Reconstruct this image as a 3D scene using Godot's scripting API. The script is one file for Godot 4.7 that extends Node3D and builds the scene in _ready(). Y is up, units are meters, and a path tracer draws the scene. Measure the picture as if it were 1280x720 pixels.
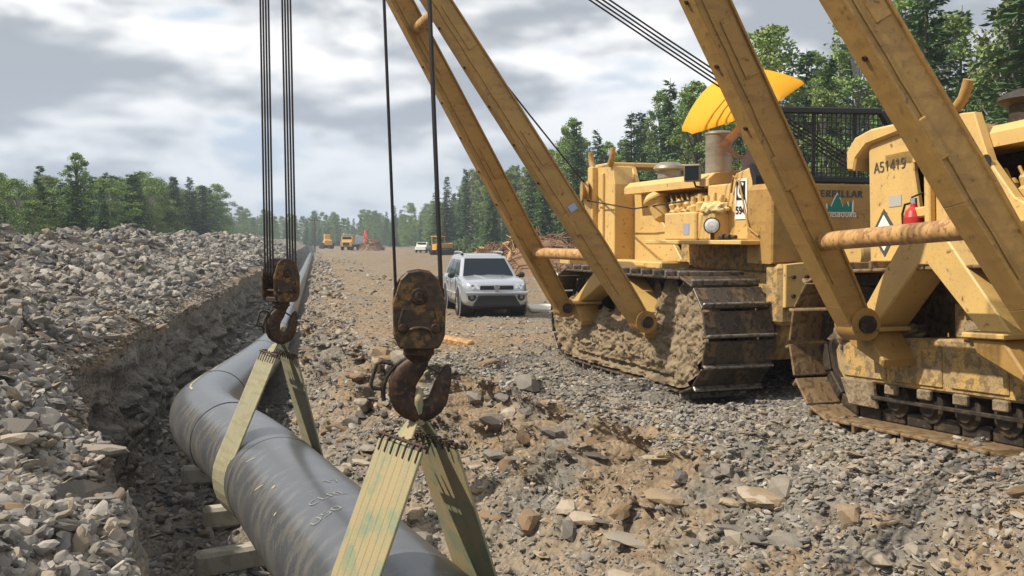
extends Node3D
# Pipeline construction site: two pipelayers lower a bent steel pipe into a trench blasted through rock.

class MB:
	var v := PackedVector3Array()
	var n := PackedVector3Array()
	var c := PackedColorArray()
	var uv := PackedVector2Array()
	var col := Color(1, 1, 1)
	func put(p: Vector3, nn: Vector3, t := Vector2.ZERO) -> void:
		v.append(p); n.append(nn); c.append(col); uv.append(t)
	func tri(a: Vector3, b: Vector3, d: Vector3) -> void:
		var nn := (b - a).cross(d - a).normalized()
		put(a, nn); put(d, nn); put(b, nn)
	func trin(a: Vector3, b: Vector3, d: Vector3, na: Vector3, nb: Vector3, nd: Vector3) -> void:
		put(a, na); put(d, nd); put(b, nb)
	func quad(a: Vector3, b: Vector3, d: Vector3, e: Vector3) -> void:
		tri(a, b, d); tri(a, d, e)
	func quadn(a: Vector3, b: Vector3, d: Vector3, e: Vector3, na: Vector3, nb: Vector3, nd: Vector3, ne: Vector3) -> void:
		trin(a, b, d, na, nb, nd); trin(a, d, e, na, nd, ne)
	# chamfered box
	func box(o: Vector3, s: Vector3, bev := 0.0, B := Basis.IDENTITY) -> MB:
		var h := s * 0.5
		var e := minf(bev, minf(h.x, minf(h.y, h.z)) * 0.95)
		var ax := [Vector3(1, 0, 0), Vector3(0, 1, 0), Vector3(0, 0, 1)]
		for i in 3:
			var j := (i + 1) % 3
			var k := (i + 2) % 3
			for sg in [-1.0, 1.0]:
				var f: Vector3 = ax[i] * h[i] * sg
				var J: Vector3 = ax[j] * (h[j] - e)
				var K: Vector3 = ax[k] * (h[k] - e)
				var q := [f - J - K, f + J - K, f + J + K, f - J + K]
				if sg < 0: q.reverse()
				quad(o + B * q[0], o + B * q[1], o + B * q[2], o + B * q[3])
		if e > 0.0:
			for i in 3:
				var j := (i + 1) % 3
				var k := (i + 2) % 3
				for sj in [-1.0, 1.0]:
					for sk in [-1.0, 1.0]:
						var I: Vector3 = ax[i] * (h[i] - e)
						var p1: Vector3 = ax[j] * h[j] * sj + ax[k] * (h[k] - e) * sk
						var p2: Vector3 = ax[j] * (h[j] - e) * sj + ax[k] * h[k] * sk
						var q := [p1 - I, p1 + I, p2 + I, p2 - I]
						if sj * sk > 0: q.reverse()
						quad(o + B * q[0], o + B * q[1], o + B * q[2], o + B * q[3])
			for sx in [-1.0, 1.0]:
				for sy in [-1.0, 1.0]:
					for sz in [-1.0, 1.0]:
						var a := Vector3(h.x * sx, (h.y - e) * sy, (h.z - e) * sz)
						var b := Vector3((h.x - e) * sx, h.y * sy, (h.z - e) * sz)
						var d := Vector3((h.x - e) * sx, (h.y - e) * sy, h.z * sz)
						if sx * sy * sz > 0: tri(o + B * a, o + B * b, o + B * d)
						else: tri(o + B * a, o + B * d, o + B * b)
		return self
	# box from corner to corner
	func span(a: Vector3, b: Vector3, bev := 0.0) -> MB:
		return box((a + b) * 0.5, (b - a).abs(), bev)
	# rectangular bar between two points, w across, h along up
	func beam(a: Vector3, b: Vector3, w: float, h: float, bev := 0.0, up := Vector3.UP) -> MB:
		var z := (b - a).normalized()
		if absf(z.dot(up)) > 0.98: up = Vector3(0, 0, 1) if absf(z.z) < 0.9 else Vector3(1, 0, 0)
		var x := up.cross(z).normalized()
		return box((a + b) * 0.5, Vector3(w, h, a.distance_to(b)), bev, Basis(x, z.cross(x), z))
	static func frame(z: Vector3) -> Basis:
		var up := Vector3.UP if absf(z.y) < 0.9 else Vector3(1, 0, 0)
		var x := up.cross(z).normalized()
		return Basis(x, z.cross(x), z)
	func cyl(a: Vector3, b: Vector3, r0: float, r1 := -1.0, seg := 16, cap := true) -> MB:
		if r1 < 0.0: r1 = r0
		var B := frame((b - a).normalized())
		for i in seg:
			var t0 := TAU * i / seg
			var t1 := TAU * (i + 1) / seg
			var d0 := B.x * cos(t0) + B.y * sin(t0)
			var d1 := B.x * cos(t1) + B.y * sin(t1)
			quadn(a + d0 * r0, a + d1 * r0, b + d1 * r1, b + d0 * r1, d0, d1, d1, d0)
			if cap:
				tri(a, a + d1 * r0, a + d0 * r0)
				tri(b, b + d0 * r1, b + d1 * r1)
		return self
	func tube(pts: Array, r: float, seg := 8, r_end := -1.0) -> MB:
		if r_end < 0.0: r_end = r
		var np := pts.size()
		var B := frame((pts[1] - pts[0]).normalized())
		var prev := []
		var prevn := []
		for k in np:
			var t: Vector3 = (pts[mini(k + 1, np - 1)] - pts[maxi(k - 1, 0)]).normalized()
			var x := (B.x - t * B.x.dot(t)).normalized()
			B = Basis(x, t.cross(x), t)
			var rr := lerpf(r, r_end, float(k) / (np - 1))
			var ring := []
			var rn := []
			for i in seg:
				var a := TAU * i / seg
				var d := B.x * cos(a) + B.y * sin(a)
				rn.append(d); ring.append(pts[k] + d * rr)
			if k > 0:
				for i in seg:
					var j := (i + 1) % seg
					quadn(prev[i], prev[j], ring[j], ring[i], prevn[i], prevn[j], rn[j], rn[i])
			else:
				for i in range(1, seg - 1): tri(ring[0], ring[i + 1], ring[i])
			prev = ring; prevn = rn
		for i in range(1, seg - 1): tri(prev[0], prev[i], prev[i + 1])
		return self
	# profile of (radius, height) turned about an axis
	func lathe(prof: Array, o: Vector3, axis := Vector3.UP, seg := 20) -> MB:
		var B := frame(axis.normalized())
		for k in prof.size() - 1:
			var p: Vector2 = prof[k]
			var q: Vector2 = prof[k + 1]
			var sl := Vector2(q.y - p.y, p.x - q.x).normalized()
			for i in seg:
				var t0 := TAU * i / seg
				var t1 := TAU * (i + 1) / seg
				var d0 := B.x * cos(t0) + B.y * sin(t0)
				var d1 := B.x * cos(t1) + B.y * sin(t1)
				var n0 := (d0 * sl.x + B.z * sl.y).normalized()
				var n1 := (d1 * sl.x + B.z * sl.y).normalized()
				quadn(o + d0 * p.x + B.z * p.y, o + d1 * p.x + B.z * p.y, o + d1 * q.x + B.z * q.y, o + d0 * q.x + B.z * q.y, n0, n1, n1, n0)
		return self
	# polygon in the plane (ex, ey) pulled along ez by d, with a chamfered rim
	func prism(poly: Array, o: Vector3, ex: Vector3, ey: Vector3, ez: Vector3, d: float, bev := 0.0) -> MB:
		var pp := PackedVector2Array(poly)
		var m := pp.size()
		if Geometry2D.is_polygon_clockwise(pp): pp.reverse()
		var ins := PackedVector2Array()
		for i in m:
			var e0 := (pp[i] - pp[(i + m - 1) % m]).normalized()
			var e1 := (pp[(i + 1) % m] - pp[i]).normalized()
			var n0 := Vector2(-e0.y, e0.x)
			var n1 := Vector2(-e1.y, e1.x)
			var s := n0 + n1
			ins.append(pp[i] + s * (bev / maxf(0.35, s.length_squared() * 0.5)) * 1.0 if s.length() > 0.05 else pp[i])
		var flip := ex.cross(ey).dot(ez) < 0.0
		var idx := Geometry2D.triangulate_polygon(ins)
		var A := func(p: Vector2, h: float) -> Vector3: return o + ex * p.x + ey * p.y + ez * h
		for k in range(0, idx.size(), 3):
			var a: Vector2 = ins[idx[k]]
			var b: Vector2 = ins[idx[k + 1]]
			var g: Vector2 = ins[idx[k + 2]]
			if (b - a).cross(g - a) < 0.0:
				var sw := b
				b = g; g = sw
			if flip:
				tri(A.call(a, d), A.call(g, d), A.call(b, d)); tri(A.call(a, 0.0), A.call(b, 0.0), A.call(g, 0.0))
			else:
				tri(A.call(a, d), A.call(b, d), A.call(g, d)); tri(A.call(a, 0.0), A.call(g, 0.0), A.call(b, 0.0))
		var hs := [[ins, 0.0], [pp, bev], [pp, d - bev], [ins, d]] if bev > 0.0 else [[pp, 0.0], [pp, d]]
		for k in hs.size() - 1:
			for i in m:
				var j := (i + 1) % m
				var q0: Vector3 = A.call(hs[k][0][i], hs[k][1])
				var q1: Vector3 = A.call(hs[k][0][j], hs[k][1])
				var q2: Vector3 = A.call(hs[k + 1][0][j], hs[k + 1][1])
				var q3: Vector3 = A.call(hs[k + 1][0][i], hs[k + 1][1])
				if flip: quad(q0, q3, q2, q1)
				else: quad(q0, q1, q2, q3)
		return self
	func shift(d: Vector3, from := 0) -> MB:
		for i in range(from, v.size()): v[i] += d
		return self
	# rows of points joined into a smooth skin; every row has the same number of points
	func skin(rows: Array, closed := false) -> MB:
		var R := rows.size()
		var K: int = rows[0].size()
		var nr := []
		for i in R:
			var row := []
			for k in K:
				var du: Vector3 = rows[mini(i + 1, R - 1)][k] - rows[maxi(i - 1, 0)][k]
				var k1 := (k + 1) % K if closed else mini(k + 1, K - 1)
				var k0 := (k + K - 1) % K if closed else maxi(k - 1, 0)
				var dv: Vector3 = rows[i][k1] - rows[i][k0]
				row.append(du.cross(dv).normalized())
			nr.append(row)
		for i in R - 1:
			for k in (K if closed else K - 1):
				var j := (k + 1) % K
				quadn(rows[i][k], rows[i + 1][k], rows[i + 1][j], rows[i][j], nr[i][k], nr[i + 1][k], nr[i + 1][j], nr[i][j])
		return self
	func mesh(m: Material = null) -> ArrayMesh:
		var a := []
		a.resize(Mesh.ARRAY_MAX)
		a[Mesh.ARRAY_VERTEX] = v; a[Mesh.ARRAY_NORMAL] = n; a[Mesh.ARRAY_COLOR] = c; a[Mesh.ARRAY_TEX_UV] = uv
		var am := ArrayMesh.new()
		am.add_surface_from_arrays(Mesh.PRIMITIVE_TRIANGLES, a)
		if m: am.surface_set_material(0, m)
		return am

var taken := {}
var M := {}
var rng := RandomNumberGenerator.new()

func numbered(called: String) -> String:
	var k: int = taken.get(called, -1) + 1
	taken[called] = k
	return called if k == 0 else "%s_%03d" % [called, k]

func thing(called: String, label: String, category: String, at := Vector3.ZERO, group := "") -> Node3D:
	var o := Node3D.new()
	o.name = numbered(called)
	add_child(o)
	o.position = at
	tag(o, label, category, group)
	return o

func tag(o: Node, label: String, category: String, group := "", kind := "") -> void:
	if label: o.set_meta("label", label)
	if category: o.set_meta("category", category)
	if group: o.set_meta("group", group)
	if kind: o.set_meta("kind", kind)

func part(called: String, mb: MB, mat: Material, parent: Node, label := "") -> MeshInstance3D:
	return inst(called, mb.mesh(mat), parent, label)

func inst(called: String, mesh: Mesh, parent: Node, label := "") -> MeshInstance3D:
	var o := MeshInstance3D.new()
	o.mesh = mesh
	o.name = numbered(called) if parent == self else called
	parent.add_child(o, true)
	if label: o.set_meta("label", label)
	return o

func copy(o: Node3D, at: Vector3, turn := 0.0, sc := Vector3.ONE, label := "") -> Node3D:
	var r: Node3D = o.duplicate()
	var base := String(o.name)
	if base.substr(base.length() - 4, 1) == "_" and base.right(3).is_valid_int(): base = base.left(base.length() - 4)
	r.name = numbered(base)
	add_child(r)
	r.transform = Transform3D(Basis(Vector3.UP, turn).scaled_local(sc), at)
	if label: r.set_meta("label", label)
	return r

# ---------- textures ----------
func noise_bytes(sd: int, freq: float, size: int, oct := 4, type := FastNoiseLite.TYPE_SIMPLEX, cell := -1, sx := 1) -> PackedByteArray:
	var f := FastNoiseLite.new()
	f.seed = sd; f.noise_type = type; f.frequency = freq; f.fractal_octaves = oct
	if cell >= 0:
		f.cellular_return_type = cell
		f.fractal_type = FastNoiseLite.FRACTAL_NONE
	var im := f.get_seamless_image(size / sx, size, false, false, 0.15, true)
	im.convert(Image.FORMAT_L8)
	if sx > 1: im.resize(size, size, Image.INTERPOLATE_CUBIC)
	return im.get_data()

# base colour (sRGB) with layers [bytes, low, high, colour, strength] laid over it
func mix_tex(size: int, base: Color, layers: Array) -> ImageTexture:
	var out := PackedByteArray()
	out.resize(size * size * 3)
	var L := []
	for l in layers:
		var lut := PackedFloat32Array()
		lut.resize(256)
		for i in 256: lut[i] = smoothstep(l[1], l[2], i / 255.0) * l[4]
		L.append([l[0], lut, l[3].r * 255.0, l[3].g * 255.0, l[3].b * 255.0])
	var br := base.r * 255.0
	var bg := base.g * 255.0
	var bb := base.b * 255.0
	for i in size * size:
		var r := br
		var g := bg
		var b := bb
		for l in L:
			var t: float = l[1][l[0][i]]
			r += (l[2] - r) * t
			g += (l[3] - g) * t
			b += (l[4] - b) * t
		out[i * 3] = int(clampf(r, 0, 255))
		out[i * 3 + 1] = int(clampf(g, 0, 255))
		out[i * 3 + 2] = int(clampf(b, 0, 255))
	return ImageTexture.create_from_image(Image.create_from_data(size, size, false, Image.FORMAT_RGB8, out))

func bump_tex(size: int, b: PackedByteArray, amount: float) -> ImageTexture:
	var im := Image.create_from_data(size, size, false, Image.FORMAT_L8, b)
	im.convert(Image.FORMAT_RGBA8)
	im.bump_map_to_normal_map(amount)
	return ImageTexture.create_from_image(im)

func srgb(r: int, g: int, b: int) -> Color:
	return Color(r / 255.0, g / 255.0, b / 255.0)

func mat(col: Color, rough := 0.7, metal := 0.0, tex: Texture2D = null, scale := 1.0, nrm: Texture2D = null, nscale := 1.0) -> StandardMaterial3D:
	var m := StandardMaterial3D.new()
	m.albedo_color = col
	m.roughness = rough
	m.metallic = metal
	if tex or nrm:
		m.uv1_triplanar = true
		m.uv1_scale = Vector3.ONE * scale
	if tex: m.albedo_texture = tex
	if nrm:
		m.normal_enabled = true
		m.normal_texture = nrm
		m.normal_scale = nscale
	return m

func make_materials() -> void:
	var S := 256
	var cloud := noise_bytes(3, 0.012, S, 5)
	var spots := noise_bytes(5, 0.04, S, 5)
	var fine := noise_bytes(8, 0.2, S, 3)
	var cells := noise_bytes(11, 0.09, S, 1, FastNoiseLite.TYPE_CELLULAR, FastNoiseLite.RETURN_CELL_VALUE)
	var celld := noise_bytes(11, 0.09, S, 1, FastNoiseLite.TYPE_CELLULAR, FastNoiseLite.RETURN_DISTANCE)
	var drips := noise_bytes(21, 0.04, S, 4, FastNoiseLite.TYPE_SIMPLEX, -1, 8)
	var rust := srgb(92, 58, 30)
	var mud := srgb(139, 117, 88)
	var grime := srgb(72, 58, 38)
	var yel := mix_tex(S, srgb(205, 170, 104), [[cloud, 0.45, 0.85, srgb(196, 162, 102), 0.8], [spots, 0.7, 0.9, mud, 0.35], [fine, 0.75, 0.95, grime, 0.3], [spots, 0.84, 0.92, rust, 0.7]])
	var yel_worn := mix_tex(S, srgb(166, 129, 68), [[cloud, 0.4, 0.8, srgb(148, 114, 60), 0.7], [drips, 0.6, 0.8, srgb(142, 106, 58), 0.5], [spots, 0.7, 0.86, srgb(128, 96, 52), 0.5], [fine, 0.76, 0.95, grime, 0.45], [spots, 0.84, 0.9, rust, 0.75]])
	var yel_mud := mix_tex(S, srgb(184, 150, 88), [[cloud, 0.35, 0.6, srgb(156, 134, 100), 0.75], [spots, 0.5, 0.65, srgb(126, 104, 74), 0.8], [fine, 0.6, 0.85, grime, 0.5]])
	var nb_fine := bump_tex(S, fine, 1.2)
	var nb_spots := bump_tex(S, spots, 2.0)
	M.paint = mat(Color.WHITE, 0.5, 0.0, yel, 0.55)
	M.boom = mat(Color.WHITE, 0.62, 0.0, yel_worn, 0.6, nb_spots, 0.25)
	M.muddy = mat(Color.WHITE, 0.85, 0.0, yel_mud, 0.7, nb_spots, 0.5)
	M.mud = mat(Color.WHITE, 0.95, 0.0, mix_tex(S, srgb(134, 118, 94), [[cloud, 0.4, 0.7, srgb(108, 93, 72), 0.8], [spots, 0.55, 0.7, srgb(154, 138, 114), 0.6], [fine, 0.6, 0.8, srgb(98, 80, 58), 0.5]]), 0.9, bump_tex(S, spots, 4.0), 1.0)
	M.shoe = mat(Color.WHITE, 0.5, 0.35, mix_tex(S, srgb(74, 66, 58), [[cloud, 0.45, 0.65, srgb(122, 100, 72), 0.75], [spots, 0.55, 0.7, srgb(52, 46, 42), 0.8], [fine, 0.65, 0.85, srgb(140, 118, 88), 0.55]]), 0.8, nb_spots, 0.4)
	M.shoe_mud = mat(Color.WHITE, 0.75, 0.1, mix_tex(S, srgb(124, 102, 72), [[cloud, 0.45, 0.65, srgb(144, 124, 94), 0.8], [spots, 0.55, 0.7, srgb(92, 68, 44), 0.8], [fine, 0.65, 0.85, srgb(70, 54, 38), 0.5]]), 0.8, nb_spots, 0.4)
	M.grouser = mat(Color.WHITE, 0.5, 0.6, mix_tex(S, srgb(140, 134, 126), [[spots, 0.5, 0.7, srgb(82, 70, 58), 0.8], [fine, 0.5, 0.8, srgb(170, 164, 156), 0.5]]), 1.0)
	M.dark = mat(Color.WHITE, 0.7, 0.2, mix_tex(S, srgb(44, 38, 32), [[cloud, 0.45, 0.7, srgb(70, 58, 44), 0.7], [spots, 0.6, 0.75, srgb(104, 82, 52), 0.5]]), 0.9)
	M.black = mat(srgb(28, 28, 29), 0.55)
	M.rubber = mat(srgb(34, 33, 32), 0.85)
	M.block = mat(Color.WHITE, 0.55, 0.15, mix_tex(S, srgb(128, 92, 40), [[cloud, 0.3, 0.55, srgb(72, 52, 34), 0.85], [spots, 0.35, 0.75, srgb(46, 37, 30), 0.8], [fine, 0.45, 0.85, srgb(58, 45, 34), 0.7], [drips, 0.5, 0.8, srgb(50, 40, 32), 0.5]]), 1.3, nb_spots, 0.3)
	M.rust = mat(Color.WHITE, 0.6, 0.25, mix_tex(S, srgb(64, 43, 30), [[cloud, 0.36, 0.55, srgb(36, 29, 25), 0.9], [spots, 0.55, 0.7, srgb(112, 72, 34), 0.7], [fine, 0.6, 0.8, srgb(30, 26, 24), 0.5]]), 1.6, nb_spots, 0.3)
	M.rope = mat(srgb(50, 47, 45), 0.5, 0.5)
	M.tube_wood = mat(Color.WHITE, 0.65, 0.0, mix_tex(S, srgb(190, 148, 92), [[cloud, 0.45, 0.65, srgb(150, 112, 70), 0.7], [spots, 0.55, 0.7, srgb(120, 82, 52), 0.7]]), 1.2)
	M.belt = mat(Color.WHITE, 0.75, 0.0, mix_tex(S, srgb(140, 136, 112), [[cloud, 0.42, 0.6, srgb(148, 140, 112), 0.8], [drips, 0.55, 0.7, srgb(120, 118, 88), 0.6], [fine, 0.6, 0.85, srgb(110, 100, 74), 0.4]]), 1.1, nb_fine, 0.3)
	M.belt_green = mat(Color.WHITE, 0.7, 0.0, mix_tex(S, srgb(156, 141, 106), [[cloud, 0.5, 0.7, srgb(110, 131, 110), 0.75], [drips, 0.6, 0.8, srgb(150, 140, 102), 0.5], [fine, 0.65, 0.9, srgb(130, 122, 88), 0.4]]), 0.9, nb_fine, 0.3)
	M.pale_timber = mat(Color.WHITE, 0.85, 0.0, mix_tex(S, srgb(176, 172, 158), [[cloud, 0.4, 0.7, srgb(150, 142, 124), 0.7], [fine, 0.6, 0.85, srgb(120, 110, 94), 0.5]]), 1.0)
	M.galv = mat(Color.WHITE, 0.5, 0.35, mix_tex(S, srgb(142, 136, 124), [[cloud, 0.4, 0.7, srgb(118, 110, 98), 0.7], [drips, 0.5, 0.7, srgb(128, 112, 90), 0.5]]), 1.0)
	M.white = mat(srgb(226, 224, 216), 0.6)
	M.blackprint = mat(srgb(24, 24, 24), 0.7)
	M.greyprint = mat(srgb(66, 70, 70), 0.7)
	M.teal = mat(srgb(26, 120, 104), 0.6)
	M.red = mat(srgb(176, 44, 34), 0.35)
	M.silver = mat(srgb(174, 178, 184), 0.3, 0.5)
	M.silver.clearcoat_enabled = true; M.silver.clearcoat = 0.6; M.silver.clearcoat_roughness = 0.08
	M.chrome = mat(srgb(210, 212, 214), 0.15, 0.95)
	M.carglass = mat(srgb(22, 30, 35), 0.05, 0.0)
	M.carglass.metallic_specular = 0.35
	M.plastic = mat(srgb(38, 38, 40), 0.6)
	M.lens = mat(srgb(214, 216, 214), 0.12, 0.2)
	M.orange = mat(srgb(206, 84, 38), 0.5)
	M.far_yellow = mat(srgb(206, 156, 66), 0.55)
	M.umbrella = mat(srgb(244, 178, 18), 0.7)
	M.umbrella.backlight_enabled = true
	M.umbrella.backlight = Color(0.75, 0.5, 0.06)
	# rock and earth
	var rock := mix_tex(S, srgb(214, 210, 204), [[cloud, 0.4, 0.7, srgb(236, 228, 214), 0.8], [spots, 0.5, 0.7, srgb(176, 172, 168), 0.7], [fine, 0.55, 0.8, srgb(150, 144, 136), 0.6]])
	M.rock = mat(Color.WHITE, 0.9, 0.0, rock, 2.2, bump_tex(S, spots, 3.0), 0.6)
	M.rock.vertex_color_use_as_albedo = true
	var grav := mix_tex(S, srgb(222, 218, 210), [[cells, 0.1, 0.9, srgb(150, 146, 140), 0.8], [celld, 0.35, 0.8, srgb(86, 80, 74), 0.75], [fine, 0.5, 0.8, srgb(190, 178, 158), 0.5], [cloud, 0.45, 0.7, srgb(232, 216, 190), 0.4]])
	var inv := PackedByteArray()
	inv.resize(S * S)
	for i in S * S: inv[i] = clampi(255 - celld[i] + (cells[i] >> 2) - 40 + (fine[i] >> 3), 0, 255)
	M.gravel = mat(Color.WHITE, 0.95, 0.0, grav, 0.9, bump_tex(S, inv, 5.0), 1.0)
	M.gravel.vertex_color_use_as_albedo = true
	M.gravel.uv1_world_triplanar = true
	var earth := mix_tex(S, srgb(226, 220, 210), [[cloud, 0.4, 0.65, srgb(190, 176, 156), 0.7], [spots, 0.5, 0.68, srgb(206, 198, 190), 0.7], [cells, 0.75, 0.95, srgb(246, 242, 234), 0.6], [fine, 0.55, 0.8, srgb(150, 132, 108), 0.6]])
	M.earth = mat(Color.WHITE, 0.95, 0.0, earth, 0.33, bump_tex(S, spots, 4.0), 0.9)
	M.earth.vertex_color_use_as_albedo = true
	M.earth.uv1_world_triplanar = true
	# plants
	M.leaf = mat(Color.WHITE, 0.7)
	M.leaf.vertex_color_use_as_albedo = true
	M.leaf.cull_mode = BaseMaterial3D.CULL_DISABLED
	M.leaf.backlight_enabled = true
	M.leaf.backlight = Color(0.5, 0.5, 0.3)
	M.bark = mat(Color.WHITE, 0.9, 0.0, mix_tex(256, srgb(96, 84, 72), [[noise_bytes(31, 0.03, 256, 4), 0.4, 0.7, srgb(62, 52, 44), 0.8]]), 1.0)
	M.palebark = mat(Color.WHITE, 0.85, 0.0, mix_tex(256, srgb(176, 170, 158), [[noise_bytes(32, 0.03, 256, 4), 0.55, 0.7, srgb(84, 76, 68), 0.8]]), 1.0)
	M.wood = mat(Color.WHITE, 0.9, 0.0, mix_tex(256, srgb(128, 98, 70), [[noise_bytes(33, 0.03, 256, 4), 0.4, 0.7, srgb(86, 60, 42), 0.8]]), 1.0)
	# pipe coating: columns run round the pipe, rows along it; dried mud splashed and scuffed over its left flank
	var P := 512
	var scuff := noise_bytes(41, 0.012, P, 5)
	var streak := noise_bytes(43, 0.03, P, 5, FastNoiseLite.TYPE_SIMPLEX, -1, 8)
	var grit := noise_bytes(44, 0.12, P, 3)
	var splash := PackedByteArray()
	splash.resize(P * P)
	for y in P:
		for x in P:
			# columns 0.33 to 0.72 are the flank towards the spoil bank
			var flank := smoothstep(0.27, 0.44, x / float(P)) * (1.0 - smoothstep(0.62, 0.78, x / float(P)))
			# scratches slant round the pipe
			var k := y * P + x
			var sl := ((y + x * 2) % P) * P + x
			splash[k] = clampi(int((streak[sl] * 0.22 + scuff[k] * 0.6 + grit[k] * 0.36) * (0.45 + 0.65 * flank)), 0, 255)
	M.pipe = mat(Color.WHITE, 0.27)
	M.pipe.albedo_texture = mix_tex(P, srgb(74, 77, 82), [[scuff, 0.4, 0.8, srgb(88, 90, 94), 0.6], [splash, 0.42, 0.85, srgb(124, 117, 104), 0.5], [grit, 0.7, 0.95, srgb(96, 92, 86), 0.3]])
	M.pipe.metallic_specular = 0.5
	M.chalk = mat(srgb(166, 158, 118), 0.9)
	M.chalk_white = mat(srgb(122, 125, 124), 0.9)
func make_camera_and_light() -> void:
	var cam := Camera3D.new()
	cam.name = "camera"
	add_child(cam)
	cam.position = Vector3(0, 1.9, 0)
	cam.rotation = Vector3(-atan(60.0 / 1244.0), 0, 0)
	cam.fov = rad_to_deg(2.0 * atan(360.0 / 1244.0))
	cam.near = 0.05
	cam.far = 4000.0
	cam.current = true
	var sun := DirectionalLight3D.new()
	sun.name = "sun"
	add_child(sun)
	sun.light_color = Color(1.0, 0.96, 0.89)
	sun.light_energy = 1.6
	sun.light_angular_distance = 0.6
	sun.shadow_enabled = true
	var to_sun := Vector3(-0.66, 0.74, 0.10).normalized()
	sun.look_at_from_position(to_sun * 50.0, Vector3.ZERO, Vector3.UP)
	var env := Environment.new()
	env.background_mode = Environment.BG_SKY
	var sky := Sky.new()
	var sm := PanoramaSkyMaterial.new()
	sm.panorama = cloud_panorama(to_sun)
	sky.sky_material = sm
	env.sky = sky
	env.background_energy_multiplier = 1.0
	env.tonemap_mode = Environment.TONE_MAPPER_LINEAR
	env.tonemap_exposure = 1.12
	env.sdfgi_enabled = true
	env.ssao_enabled = true
	env.ssil_enabled = true
	env.fog_enabled = true
	env.fog_density = 0.0007
	env.fog_light_color = Color(0.80, 0.85, 0.90)
	var we := WorldEnvironment.new()
	we.name = "environment"
	we.environment = env
	add_child(we)

# broken cumulus over a pale blue-grey sky
func cloud_panorama(to_sun: Vector3) -> ImageTexture:
	var W := 2048
	var H := 1024
	var big := FastNoiseLite.new()
	big.seed = 77; big.noise_type = FastNoiseLite.TYPE_SIMPLEX_SMOOTH; big.frequency = 1.0; big.fractal_octaves = 6; big.fractal_gain = 0.55
	var warp := FastNoiseLite.new()
	warp.seed = 19; warp.noise_type = FastNoiseLite.TYPE_SIMPLEX_SMOOTH; warp.frequency = 2.2; warp.fractal_octaves = 2
	var fine := FastNoiseLite.new()
	fine.seed = 5; fine.noise_type = FastNoiseLite.TYPE_SIMPLEX_SMOOTH; fine.frequency = 9.0; fine.fractal_octaves = 4
	var data := PackedByteArray()
	data.resize(W * H * 3)
	var ca := PackedFloat32Array()
	var sa := PackedFloat32Array()
	for x in W:
		var a := TAU * (x + 0.5) / W
		ca.append(cos(a)); sa.append(sin(a))
	for y in H:
		var el := PI * (0.5 - (y + 0.5) / H)
		if el < -0.04:
			for x in W:
				var i := (y * W + x) * 3
				data[i] = 112; data[i + 1] = 106; data[i + 2] = 96
			continue
		var ce := cos(el)
		var se := sin(el)
		# equal lumps in angle low down, easing towards the zenith
		var vy := 3.6 * el / (1.0 + 0.5 * absf(el))
		var hor := smoothstep(0.0, 0.22, el)
		for x in W:
			var dx := sa[x] * ce
			var dz := ca[x] * ce
			var px := dx * 2.9
			var pz := dz * 2.9
			var py := vy * 2.9
			var w := warp.get_noise_3d(dx, vy, dz) * 0.22
			var bumps := fine.get_noise_3d(dx, vy, dz)
			var n := big.get_noise_3d(px + w, py + w * 0.6, pz) + bumps * 0.15
			var up := big.get_noise_3d(px + w, py + w * 0.6 + 0.20, pz)
			var d := smoothstep(-0.42, -0.12, n)
			# crowns of the heaps are white, the parts with cloud above them grey
			var thick := smoothstep(-0.18, 0.26, up - n * 0.3 + bumps * 0.16) * smoothstep(-0.35, 0.05, n)
			var r := lerpf(196.0, lerpf(254.0, 170.0, thick), d)
			var g := lerpf(210.0, lerpf(254.0, 177.0, thick), d)
			var b := lerpf(226.0, lerpf(254.0, 186.0, thick), d)
			var k := 0.45 + 0.55 * hor
			r = lerpf(183.0, r, k); g = lerpf(196.0, g, k); b = lerpf(212.0, b, k)
			var i := (y * W + x) * 3
			data[i] = int(r); data[i + 1] = int(g); data[i + 2] = int(b)
	return ImageTexture.create_from_image(Image.create_from_data(W, H, false, Image.FORMAT_RGB8, data))
# ---------- the trench line: s metres along it, u metres to its right ----------
const DS := 0.25
const S0 := -12.0
var line_p := PackedVector2Array()
var line_h := PackedFloat32Array()
var nz := FastNoiseLite.new()
var nzs := FastNoiseLite.new()

func make_line() -> void:
	nz.seed = 4; nz.noise_type = FastNoiseLite.TYPE_SIMPLEX; nz.frequency = 1.0; nz.fractal_octaves = 4
	nzs.seed = 9; nzs.noise_type = FastNoiseLite.TYPE_VALUE; nzs.frequency = 1.0; nzs.fractal_type = FastNoiseLite.FRACTAL_NONE
	var cnt := int((900.0 - S0) / DS) + 2
	var p := Vector2(2.143, 0.0) - Vector2(-0.3955, -0.9184) * -S0
	for i in cnt:
		var s := S0 + i * DS
		var h := deg_to_rad(lerpf(23.3 + 4.6 * smoothstep(12.6, 14.6, s), 9.8 + 1.3 * smoothstep(24.0, 36.0, s), smoothstep(15.6, 19.4, s)))
		line_p.append(p); line_h.append(h)
		p += Vector2(-sin(h), -cos(h)) * DS

func head(s: float) -> float:
	return line_h[clampi(int((s - S0) / DS), 0, line_h.size() - 1)]

func at(s: float, u: float, y := 0.0) -> Vector3:
	var f := clampf((s - S0) / DS, 0.0, line_p.size() - 1.001)
	var i := int(f)
	var c := line_p[i].lerp(line_p[i + 1], f - i)
	var h := lerpf(line_h[i], line_h[i + 1], f - i)
	return Vector3(c.x + cos(h) * u, y, c.y - sin(h) * u)

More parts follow.
